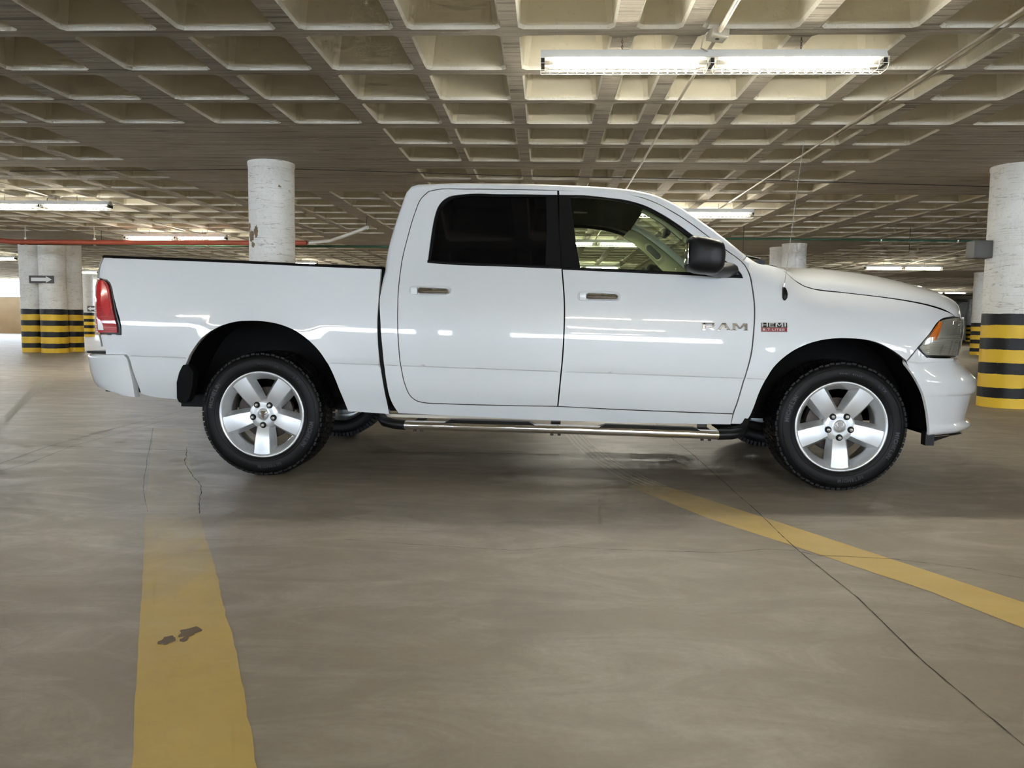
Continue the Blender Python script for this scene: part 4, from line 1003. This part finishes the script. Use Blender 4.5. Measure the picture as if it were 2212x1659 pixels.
# ---- side mirrors, antenna, badges ----------------------------------------
def mirror(s):
    b=MB(); rows=[]
    O=smooth([(.838,1.508),(.822,1.490),(.814,1.44),(.812,1.37),(.818,1.322),(.850,1.302),(.93,1.290),(.985,1.292),(1.012,1.318),(1.022,1.37),(1.022,1.425),(1.008,1.468),(.965,1.487),(.90,1.503)],corner=70,step=.018)
    cx=sum(p.x for p in O)/len(O); cz=sum(p.y for p in O)/len(O)
    for d,k in ((-.004,.18),(-.002,.40),(.004,.62),(.014,.79),(.032,.92),(.055,.985),(.085,1.0),(.14,.995),(.18,.96),(.21,.88),(.225,.74)):
        rows.append([(cx+(p.x-cx)*k,s*(1.205-d+.25*(p.x-cx)*k),cz+(p.y-cz)*k) for p in O+O[:1]])
    n_=len(O); b.grid(rows,flip=(s>0)); b.add(rows[0][:n_],[tuple(range(n_))],True); b.add(rows[-1][:n_],[tuple(range(n_))])
    mr=b.build('side_mirror',M['plastic'],truck,recalc=True)
    b=MB(); rows=[]
    for x,y,z,hx2,hz2 in ((.94,1.12,1.315,.075,.026),(.99,1.06,1.315,.070,.036),(1.045,.985,1.322,.066,.044),(1.085,.925,1.330,.070,.045)):
        rows.append([(x+hx2*math.cos(a),s*y,z+hz2*math.sin(a)) for a in [2*PI*q/14 for q in range(15)]])
    b.grid(rows); b.build('arm',M['plastic'],mr,recalc=True)
    b=MB(); b.prism([(1.02,1.30),(1.165,1.298),(1.12,1.345),(1.05,1.395)],s*.925,s*.90); b.build('mounting_plate',M['plastic'],mr,bevel=.004)
    b=MB(); b.box((.8145,s*1.10,1.405),(.006,.11,.12)); b.build('mirror_glass',M['chrome'],mr,bevel=.002)
both(mirror)
b=MB(); rows=[]
for t,hw in ((0,.004),(.12,.011),(.3,.0145),(.55,.0165),(.8,.0145),(.95,.008),(1,.002)):
    z=1.232-.085*t; x=1.419+.004*math.sin(PI*t); w=y_fen(x,z); rows.append([(x+hw*math.cos(a),-(w+.004+hw*.8*math.sin(a)),z) for a in [2*PI*q/12 for q in range(13)]])
b.grid(rows); an=b.build('antenna',M['plastic'],truck,recalc=True)
b=MB(); b.tube([(1.4195,-y_fen(1.42,1.23)-.006,1.228),(1.421,-y_fen(1.42,1.23)-.006,1.25)],.006,8); b.build('mast_base',M['steel'],an)
b=MB(); b.tube([(1.421,-.955,1.25),(1.436,-.958,1.42),(1.456,-.962,1.66),(1.478,-.968,1.92),(1.4935,-.972,2.075)],.0018,6,r2=.0011); b.lathe([(0,.006),(.0035,.003),(.0035,-.003),(0,-.006)],(1.4935,-.972,2.078),8); b.build('mast',M['mast'],an,label='thin steel whip mast')

FONT_CACHE={}
def text_mesh(body,size,depth,xs=1.0,bev=0,shear=0,space=1.0,heavy=0):
    cu=bpy.data.curves.new('lettering','FONT'); cu.body=body; cu.size=size; cu.extrude=depth; cu.bevel_depth=bev; cu.bevel_resolution=1; cu.offset=heavy
    cu.align_x='LEFT'; cu.align_y='BOTTOM_BASELINE'; cu.shear=shear; cu.space_character=space; cu.resolution_u=4
    o=bpy.data.objects.new('t',cu); COL.objects.link(o); dg=bpy.context.evaluated_depsgraph_get(); dg.update()
    me=bpy.data.meshes.new_from_object(o.evaluated_get(dg)); bpy.data.objects.remove(o)
    for v in me.vertices: v.co.x*=xs
    return me
GLYPH={ # strokes as quads in a unit cell (x right, y up)
'R':[[(0,0),(.2,0),(.2,1),(0,1)],[(.2,.78),(.82,.78),(.95,1),(.2,1)],[(.74,.42),(.96,.55),(.95,1),(.76,.78)],[(.2,.36),(.80,.36),(.96,.55),(.2,.56)],[(.46,.36),(.70,.36),(1.0,0),(.74,0)],[(-.08,0),(.30,0),(.30,.14),(-.08,.14)],[(-.08,.86),(.1,.86),(.1,1),(-.08,1)]],
'A':[[(0,0),(.24,0),(.60,1),(.36,1)],[(.76,0),(1.0,0),(.66,1),(.42,1)],[(.20,.22),(.80,.22),(.74,.42),(.26,.42)],[(-.06,0),(.30,0),(.30,.13),(-.02,.13)],[(.70,0),(1.06,0),(1.02,.13),(.70,.13)]],
'M':[[(0,0),(.2,0),(.2,1),(0,1)],[(.8,0),(1,0),(1,1),(.8,1)],[(.06,1),(.30,1),(.58,.22),(.42,.22)],[(.70,1),(.94,1),(.58,.22),(.42,.22)],[(-.06,0),(.28,0),(.28,.13),(-.06,.13)],[(.72,0),(1.06,0),(1.06,.13),(.72,.13)]],
'H':[[(0,0),(.24,0),(.24,1),(0,1)],[(.76,0),(1,0),(1,1),(.76,1)],[(.2,.38),(.8,.38),(.8,.62),(.2,.62)]],
'E':[[(0,0),(.24,0),(.24,1),(0,1)],[(.2,0),(1,0),(1,.22),(.2,.22)],[(.2,.39),(.9,.39),(.9,.61),(.2,.61)],[(.2,.78),(1,.78),(1,1),(.2,1)]],
'I':[[(0,0),(1,0),(1,1),(0,1)]],
'L':[[(0,0),(.26,0),(.26,1),(0,1)],[(.2,0),(1,0),(1,.24),(.2,.24)]],
'T':[[(.37,0),(.63,0),(.63,1),(.37,1)],[(0,.76),(1,.76),(1,1),(0,1)]],
'5':[[(0,0),(.9,0),(1,.22),(0,.22)],[(.74,.1),(1,.15),(1,.52),(.74,.5)],[(0,.40),(.9,.40),(1,.50),(.9,.62),(0,.62)],[(0,.5),(.26,.5),(.26,1),(0,1)],[(.2,.78),(1,.78),(1,1),(.2,1)]],
'7':[[(0,.76),(1,.76),(1,1),(0,1)],[(.25,0),(.52,0),(1,.80),(.70,.80)]],
'.':[[(.1,0),(.9,0),(.9,.24),(.1,.24)]],
}
def glyph(name,ch,x0,x1,z0,h,m,parent,s,depth,fn,dy,slope=-.0197):
    b=MB()
    for q in GLYPH[ch]:
        P=[(x0+(x1-x0)*(a if s<0 else 1-a),z0+h*c) for a,c in q]
        P=[(x,z+slope*(x-x0)*0) for x,z in P]
        n=len(P); cx=sum(p[0] for p in P)/n; cz=sum(p[1] for p in P)/n
        lo=[(x,s*(fn(x,z)+dy),z) for x,z in P]; up=[(cx+(x-cx)*.72,s*(fn(x,z)+dy+depth),cz+(z-cz)*.62) for x,z in P]
        b.add(lo+up,[tuple(range(n,2*n)),tuple(range(n))[::-1]]+[(i,(i+1)%n,n+(i+1)%n,n+i) for i in range(n)])
    return b.build(name,m,parent,recalc=True)
def badges(s):
    cells=[('R',.937,1.012),('A',1.022,1.104),('M',1.113,1.2025)]
    if s>0: cells=[(c,.937+1.2025-b_,.937+1.2025-a_) for c,a_,b_ in cells]
    for ch,a,c in cells: glyph('badge_letter',ch,a,c,.9645,.0440,M['badge_chrome'],DO[(s,1)],s,.007,y_cab,0)
    P=[(1.2815,.9605),(1.4335,.9625),(1.4335,.9865),(1.2815,.9850)]
    pl=panel('engine_badge',P,y_fen,M['badge_red'],truck,s,gap=0,sm=False,off=-.003,thick=.006,step=.05)
    panel('badge_plate',[(1.2815,.9850),(1.4335,.9865),(1.4335,1.0150),(1.2815,1.0140)],y_fen,M['plastic_gloss'],pl,s,gap=0,sm=False,off=-.001,thick=.006,step=.05)
    cells=[('H',1.2850,1.3215),('E',1.3265,1.3595),('M',1.3655,1.4105),('I',1.4170,1.4275)]
    if s>0: cells=[(c,2.715-b_,2.715-a_) for c,a_,b_ in cells]
    for ch,a,c in cells: glyph('badge_letter',ch,a,c,.9885,.0250,M['alloy'],pl,s,.005,y_fen,.001)
    x=1.292; cells=[]
    for ch,w in (('5',.013),('.',.004),('7',.013),(' ',.006),('L',.012),('I',.004),('T',.013),('E',.012),('R',.013)):
        if ch!=' ': cells.append((ch,x,x+w))
        x+=w+.0045
    if s>0: cells=[(c,2.715-b_,2.715-a_) for c,a_,b_ in cells]
    for ch,a,c in cells: glyph('badge_letter',ch,a,c,.9675,.0125,M['alloy'],pl,s,.0012,y_fen,.0035)
    b=MB()
    for z0,z1 in ((.9585,.9612),(.9852,.9872)):
        b.add([(1.2800,s*(y_fen(1.282,z0)+.0045),z0),(1.4350,s*(y_fen(1.4335,z0)+.0045),z0+.002),(1.4350,s*(y_fen(1.4335,z1)+.0045),z1+.002),(1.2800,s*(y_fen(1.282,z1)+.0045),z1)],[(0,1,2,3) if s<0 else (3,2,1,0)])
    b.build('rim',M['badge_chrome'],pl)
both(badges)

# ---- running boards ----------------------------------------------------------
def step_bar(s):
    e=empty('running_board'); e.parent=truck
    y=s*1.0; z=lambda x:.3535-(x+.864)*.0085-.004*(x/1.0)**2+.003
    b=MB(); b.tube([(-.87+1.93*k/20,y,z(-.87+1.93*k/20)) for k in range(21)],.0285,20); b.build('bar',M['chrome'],e,label='chrome tube')
    for x0,x1,x2 in ((-.86,-.93,-1.0),(1.05,1.13,1.195)):
        b=MB(); b.tube([(x0,y,z(x0)),(x1,y-s*.01,z(x1)+.003),(x2,y-s*.045,z(x2)+.012),(x2+(x2-x1)*.4,y-s*.085,z(x2)+.03)],.0315,16); b.build('end_cap',M['plastic'],e,label='black plastic end cap')
    for x0,x1 in ((-.626,-.044),(.324,.954)):
        b=MB(); b.add([(x0,y+s*.022,z(x0)+.016),(x1,y+s*.022,z(x1)+.016),(x1,y-s*.03,z(x1)+.024),(x0,y-s*.03,z(x0)+.024),(x0+.05,y+s*.012,z(x0)+.040),(x1-.05,y+s*.012,z(x1)+.040),(x1-.05,y-s*.024,z(x1)+.042),(x0+.05,y-s*.024,z(x0)+.042)],[(0,1,5,4),(1,2,6,5),(2,3,7,6),(3,0,4,7),(4,5,6,7)]); b.build('step_pad',M['plastic'],e,recalc=True,label='black rubber tread pad')
    for x in (-.785,.07,.985):
        b=MB(); b.box((x,y-s*.09,z(x)+.015),(.06,.16,.012)); b.box((x,y-s*.17,z(x)+.06),(.06,.012,.10))
        for dx in (-.022,.022): b.lathe([(.010,-.040),(.010,-.026),(.006,-.026),(.006,-.0)],(x+dx,y-s*.03,z(x)-.004),8)
        b.build('bracket',M['iron'],e)
both(step_bar)

# ---- wheels ----------------------------------------------------------------
TR=.398; RW=.272
def wheel_meshes():
    """meshes for one wheel, outer face at y=0 pointing to -y, axle along +y"""
    W={}
    b=MB()
    prof=[(.258,.030),(.268,.020),(.276,.014),(.290,.006),(.310,.001),(.330,.000),(.348,.003),(.362,.008),(.374,.016),(.381,.026),(.386,.040),(.388,.075),(.388,.205),(.386,.236),(.381,.250),(.362,.268),(.33,.276),(.29,.270),(.262,.245),(.258,.235)]
    b.lathe(prof,n=96,axis='Y')
    rnd=random.Random(2)
    def block(a0,a1,y0,y1,r0,r1,sk=0.0,ro=None):
        P=[]
        for r in (r0,r1):
            for a,y in ((a0,y0),(a1,y0),(a1+sk,y1),(a0+sk,y1)):
                rr=r if ro is None or y>y0+1e-6 else (ro if r==r1 else r)
                P.append((rr*math.cos(a),y,rr*math.sin(a)))
        b.add(P,[(0,1,2,3),(7,6,5,4),(0,4,5,1),(1,5,6,2),(2,6,7,3),(3,7,4,0)])
    n=74
    for i in range(n):
        a=2*PI*i/n; d=2*PI/n
        ex=.010 if i%2 else 0
        # shoulder lugs reach down the sidewall
        block(a,a+d*.78,.016+(.0 if i%2 else .005),.062,.368 if i%2 else .376,TR,sk=.008,ro=.386 if i%2 else .389)
        block(a+d*.3,a+d*1.0,.215,.266,.362,TR,sk=-.01)
        for j,(y0,y1) in enumerate(((.068,.100),(.104,.134),(.139,.170),(.175,.209))):
            o=d*(.25*j+.1); block(a+o,a+o+d*.80,y0,y1,.384,TR,sk=d*(.35 if j%2 else -.35))
    # thin moulded rings on the sidewall
    for r in (.349,.300):
        b.lathe([(r-.0012,.0035),(r,-.0015),(r+.0012,.0035)],n=72,axis='Y')
    W['tire']=b.build('tire',M['rubber'],mesh_only=True)
    # raised lettering
    bm=bmesh.new()
    def arc_text(txt,r,ac,size,sp,up=True,heavy=.0):
        n=len(txt)
        wd=[(.5 if q=='I' else .9 if q in 'EL' else 1.22 if q=='M' else 1.0) for q in txt]; tot=sum(wd); acc=0
        for i,ch in enumerate(txt):
            k_=(acc+wd[i]/2-tot/2)*sp; acc+=wd[i]
            if ch==' ': continue
            me=text_mesh(ch,size,.0008,heavy=heavy); X=[v.co.x for v in me.vertices]; cx=(min(X)+max(X))/2
            k=k_
            a=ac-k/r if up else ac+k/r
            rot=a-PI/2 if up else a+PI/2
            tmp=bmesh.new(); tmp.from_mesh(me); bpy.data.meshes.remove(me)
            vm={}
            for v in tmp.verts:
                x,y=v.co.x-cx,v.co.y-size*.36; X2=x*math.cos(rot)-y*math.sin(rot); Z2=x*math.sin(rot)+y*math.cos(rot)
                px,pz=r*math.cos(a)+X2,r*math.sin(a)+Z2
                vm[v]=bm.verts.new((px,-v.co.z*2+(.0000 if abs(r-.33)<.03 else .002),pz))
            for f in tmp.faces:
                try: bm.faces.new([vm[v] for v in f.verts][::-1])
                except ValueError: pass
            tmp.free()
    arc_text('MICHELIN',.328,R(160),.034,.0245,True,.0008)
    arc_text('MICHELIN',.328,R(-20),.034,.0245,True,.0008)
    arc_text('MICHELIN',.328,R(-80),.030,.0225,False,.0008)
    arc_text('D8407 03220',.322,R(82),.014,.0125,True)
    arc_text('LTX',.325,R(45),.026,.021,True)
    me=bpy.data.meshes.new('sidewall_lettering'); bm.to_mesh(me); bm.free(); me.materials.append(M['rubber_mark']); W['letters']=me
    # rim: lip and barrel
    b=MB(); b.lathe([(.256,.245),(.262,.235),(.240,.20),(.230,.14),(.224,.092),(.2225,.078),(.226,.070),(.238,.050),(.250,.028),(.2555,.017),(.258,.013),(.264,.0095),(.270,.008),(.2745,.011),(.2755,.018),(.270,.026)],n=96,axis='Y')
    W['barrel']=b.build('rim_barrel',M['alloy'],mesh_only=True)
    # five spokes + hub
    b=MB()
    st=[(.030,.034,.050,.058,.030),(.060,.035,.049,.060,.030),(.080,.036,.045,.062,.034),(.100,.038,.038,.064,.040),(.125,.041,.031,.068,.046),(.155,.044,.026,.072,.050),(.190,.0465,.0225,.075,.050),(.220,.048,.0205,.079,.046),(.243,.050,.019,.090,.040),(.258,.052,.018,.110,.030)]
    for k in range(5):
        a=R(-90+72*k); ca,sa=math.cos(a),math.sin(a); rows=[]
        for r,w,y,wb,dp in st:
            e=.004
            top=[(-w,y+.0012),(-w*.55,y-.0002),(0,y-.0006),(w*.55,y-.0002),(w,y+.0012)]
            sd=[(w,y+.0012),(w+e*.7,y+.0035),(w+e*1.2,y+.010),(wb,y+dp+.012)]
            P=lambda q:[(r*ca-t_*sa,yy,r*sa+t_*ca) for t_,yy in q]
            rows.append((P(top),P(sd),P([(-a_,b_) for a_,b_ in sd[::-1]])))
        b.grid([q[0] for q in rows]); b.grid([q[1] for q in rows]); b.grid([q[2] for q in rows])
    b.lathe([(.260,.075),(.235,.085),(.232,.080)],n=60,axis='Y')
    W['spokes']=b.build('spokes',M['alloy'],mesh_only=True,recalc=False)
    b=MB(); b.lathe([(.0,.040),(.034,.040),(.036,.042),(.044,.0425),(.060,.041),(.082,.043),(.094,.050),(.100,.066),(.098,.12)],n=60,axis='Y'); W['hub']=b.build('hub',M['alloy'],mesh_only=True)
    b=MB(); b.lathe([(.0,.0375),(.030,.0375),(.0335,.039),(.034,.042)],n=40,axis='Y'); W['cap']=b.build('centre_cap',M['alloy_dark'],mesh_only=True)
    # ram head relief on the cap
    b=MB()
    head_=[(-.006,-.022),(.006,-.022),(.010,-.010),(.009,.004),(.016,.016),(.006,.021),(-.006,.021),(-.016,.016),(-.009,.004),(-.010,-.010)]
    b.prism(head_,.0335,.0385)
    for sx in (-1,1):
        b.tube([(sx*(.010+.013*math.sin(t)),.0360,.010+.011*math.cos(t)) for t in [q*PI/7-.3 for q in range(9)]],.0032,6)
    W['emblem']=b.build('emblem',M['chrome'],mesh_only=True)
    b=MB(); b.lathe([(.0,.022),(.005,.0228),(.0095,.0262),(.0108,.031),(.0108,.048)],n=20,axis='Y'); W['nut']=b.build('lug_nut',M['chrome'],mesh_only=True)
    b=MB(); b.lathe([(.0205,.046),(.0200,.0385),(.0185,.0378),(.0165,.0395),(.0,.0395)],n=24,axis='Y'); W['pocket']=b.build('nut_recess',M['plastic'],mesh_only=True)
    b=MB(); b.lathe([(.06,.115),(.165,.115),(.168,.117),(.168,.143),(.165,.145),(.06,.145)],n=60,axis='Y'); b.lathe([(.0,.10),(.085,.10),(.09,.112),(.09,.16)],n=40,axis='Y'); W['disc']=b.build('brake_disc',M['iron'],mesh_only=True)
    b=MB()
    pts=[(.185*math.cos(a),.185*math.sin(a)) for a in [R(150+q*7) for q in range(11)]]; pin=[(.10*math.cos(a),.10*math.sin(a)) for a in [R(150+q*7) for q in range(11)]][::-1]
    b.prism(pts+pin,.095,.165); W['caliper']=b.build('brake_caliper',M['iron'],mesh_only=True,bevel=.008)
    return W
WM=wheel_meshes()
def wheel(x,s,rot,cal):
    e=empty('wheel',(x,s*.985,TR-.002)); e.parent=truck
    # outer face towards the outside: the mesh faces -y, so turn it about z for the far side
    if s>0: e.rotation_euler=(0,rot,PI)
    else: e.rotation_euler=(0,rot,0)
    def put(n,me,parent=e,loc=(0,0,0)):
        o=bpy.data.objects.new(n,me); COL.objects.link(o); o.parent=parent; o.location=loc; return o
    put('tire',WM['tire']); put('sidewall_lettering',WM['letters'])['kind']='stuff'
    put('rim',WM['barrel']); put('spokes',WM['spokes']); put('hub',WM['hub']); put('centre_cap',WM['cap']); put('emblem',WM['emblem'])
    for k in range(5):
        a=R(-90+72*k); p=(.070*math.cos(a),0,.070*math.sin(a)); put('nut_recess',WM['pocket'],loc=p); put('lug_nut',WM['nut'],loc=p)
    put('brake_disc',WM['disc']); c=put('brake_caliper',WM['caliper']); c.rotation_euler=(0,R(cal),0)
    return e
for s in (-1,1):
    wheel(-XW,s,R(1.0),0); wheel(XW,s,R(-1.0),5)

# ---- chassis ----------------------------------------------------------------
ch=empty('chassis'); ch.parent=truck
b=MB(); b.box((-.2,0,.50),(4.6,1.20,.02)); b.box((0.1,0,.47),(2.0,1.78,.03)); b.build('floor_pan',M['under'],ch)
for s in (-1,1):
    b=MB(); b.box((-.1,s*.46,.445),(4.9,.08,.13)); b.build('frame_rail',M['under'],ch)
    b=MB(); b.box((.02,s*.86,.395),(2.1,.05,.02)); b.build('sill_flange',M['conduit'],ch)
for x in (-2.4,-1.0,.4,1.3):
    b=MB(); b.box((x,0,.43),(.09,.9,.08)); b.build('cross_member',M['under'],ch)
b=MB(); b.tube([(-XW,-.70,.40),(-XW,.70,.40)],.045,14); b.lathe([(0,-.14),(.09,-.12),(.14,-.04),(.14,.05),(.09,.12),(0,.14)],(-XW,0,.40),24,axis='Y'); b.build('rear_axle',M['iron'],ch)
b=MB(); b.tube([(XW,-.70,.40),(XW,.70,.40)],.035,12); b.lathe([(0,-.12),(.09,-.09),(.11,0),(.09,.09),(0,.12)],(XW,.15,.38),20,axis='Y'); b.build('front_axle',M['iron'],ch)
b=MB(); b.tube([(-XW,0,.42),(.3,.0,.44)],.04,12); b.build('drive_shaft',M['under'],ch)
b=MB(); b.tube([(.9,.30,.40),(-.2,.32,.38),(-1.2,.34,.40),(-1.5,.5,.50),(-2.5,.62,.48)],.035,12); b.build('exhaust_pipe',M['iron'],ch)
for s in (-1,1):
    b=MB(); b.tube([(-XW+.25,s*.58,.42),(-XW+.05,s*.60,.75)],.028,10); b.build('shock_absorber',M['under'],ch)
    b=MB(); b.tube([(1.25,s*.55,.36),(XW-.05,s*.72,.30)],.025,8); b.tube([(2.2,s*.5,.36),(XW+.05,s*.72,.30)],.025,8); b.build('control_arm',M['under'],ch)
b=MB(); b.box((1.95,0,.78),(1.1,.95,.55)); b.build('engine_block',M['under'],ch)

# ---- cabin ----------------------------------------------------------------
cb=empty('cabin'); cb.parent=truck
b=MB(); b.grid([[(x,y,z-.012*abs(y/.7)**2) for y in (-.69,-.5,0,.5,.69)] for x,z in ((-.88,1.79),(-.5,1.825),(.1,1.825),(.45,1.80),(.64,1.765))]); b.build('headliner',M['grey_trim'],cb)
b=MB(); b.box((.22,.10,1.815),(.10,.06,.01)); b.build('dome_lamp',M['white_metal'],cb,bevel=.003)
def seat(y,x,front=True):
    w=.26 if front else .62
    b=MB(); b.box((x+.12,y,.88),(.56,2*w,.20)); st=b.build('seat',M['seat'],cb,bevel=.05)
    b=MB(); b.box((x-.20,y,1.22),(.16,2*w,.66),M=Matrix.Rotation(R(-16),3,'Y')); b.build('backrest',M['seat'],st,bevel=.05)
    for yy in ((y,) if front else (y-.38,y+.38)):
        b=MB(); b.box((x-.295,yy,1.635),(.11,.27,.20),M=Matrix.Rotation(R(-10),3,'Y')); b.build('headrest',M['seat'],st,bevel=.045)
        for d in (-.06,.06):
            b=MB(); b.tube([(x-.27,yy+d,1.50),(x-.285,yy+d,1.58)],.006,6); b.build('headrest_post',M['steel'],st)
seat(-.40,.36); seat(.40,.36); seat(0,-.48,False)
b=MB(); rows=[]
for y in [-.80+1.6*k/12 for k in range(13)]:
    rows.append([(.90,y,1.02),(.90,y,1.20),(.94,y,1.295),(1.02,y,1.335),(1.15,y,1.345),(1.27,y,1.385)])
b.grid(rows); b.build('dashboard',M['grey_trim'],cb)
b=MB(); rows=[]
for q in range(33):
    a=2*PI*q/32; c=Vector((.80+.19*math.cos(a)*-.42,.40+.19*math.sin(a),1.25+.19*math.cos(a)*.9))
    rows.append([tuple(c+Vector((.013*math.cos(t)*.9,math.sin(a)*.013*math.sin(t),math.cos(a)*.013*math.sin(t)+.013*math.cos(t)*.42))) for t in [2*PI*k/8 for k in range(9)]])
b.grid(rows); b.box((.82,.40,1.25),(.05,.13,.12)); b.tube([(.82,.24,1.25),(.82,.56,1.25)],.014,6); b.tube([(.82,.4,1.25),(1.0,.4,1.18)],.03,8); b.build('steering_wheel',M['seat'],cb)
b=MB(); b.box((.845,0,1.665),(.03,.24,.075),M=Matrix.Rotation(R(14),3,'Y')); b.tube([(.85,0,1.68),(.90,0,1.73)],.012,6); b.build('rear_view_mirror',M['plastic'],cb,bevel=.008)
def pillar_trim(s):
    P=[(.640,1.765),(.700,1.742),(.80,1.680),(.95,1.572),(1.08,1.468),(1.185,1.375),(1.15,1.345),(1.05,1.36),(.93,1.43),(.83,1.52),(.74,1.60),(.665,1.655),(.58,1.70)]
    p=panel('pillar_trim',P,lambda x,z:y_cab(x,z)-.068,M['beige'],cb,s,gap=0,thick=.03,step=.03)
    # grab handle recess
    b=MB(); a0=Vector((.795,1.624)); a1=Vector((.885,1.545)); d=(a1-a0).normalized(); n=Vector((-d.y,d.x)); ring=[]
    for q in range(24):
        a=2*PI*q/24; c=(a1 if math.cos(a)>0 else a0)+d*.032*math.cos(a)+n*.032*math.sin(a); ring.append(c)
    w=lambda c:y_cab(c.x,c.y)-.072
    rows=[[(c.x,s*w(c),c.y) for c in ring+ring[:1]],[(c.x,s*(w(c)-.006),c.y) for c in ring+ring[:1]],[((c.x-.84)*.86+.84,s*(w(c)-.004),(c.y-1.584)*.86+1.584) for c in ring+ring[:1]],[((c.x-.84)*.80+.84,s*(w(c)-.001),(c.y-1.584)*.80+1.584) for c in ring+ring[:1]]]
    b.grid(rows); b.build('grab_recess_rim',M['beige'],p)
    b=MB(); b.add([rows[3][k] for k in range(24)],[tuple(range(24))]); b.build('grab_recess',M['grey_trim'],p)
both(pillar_trim)
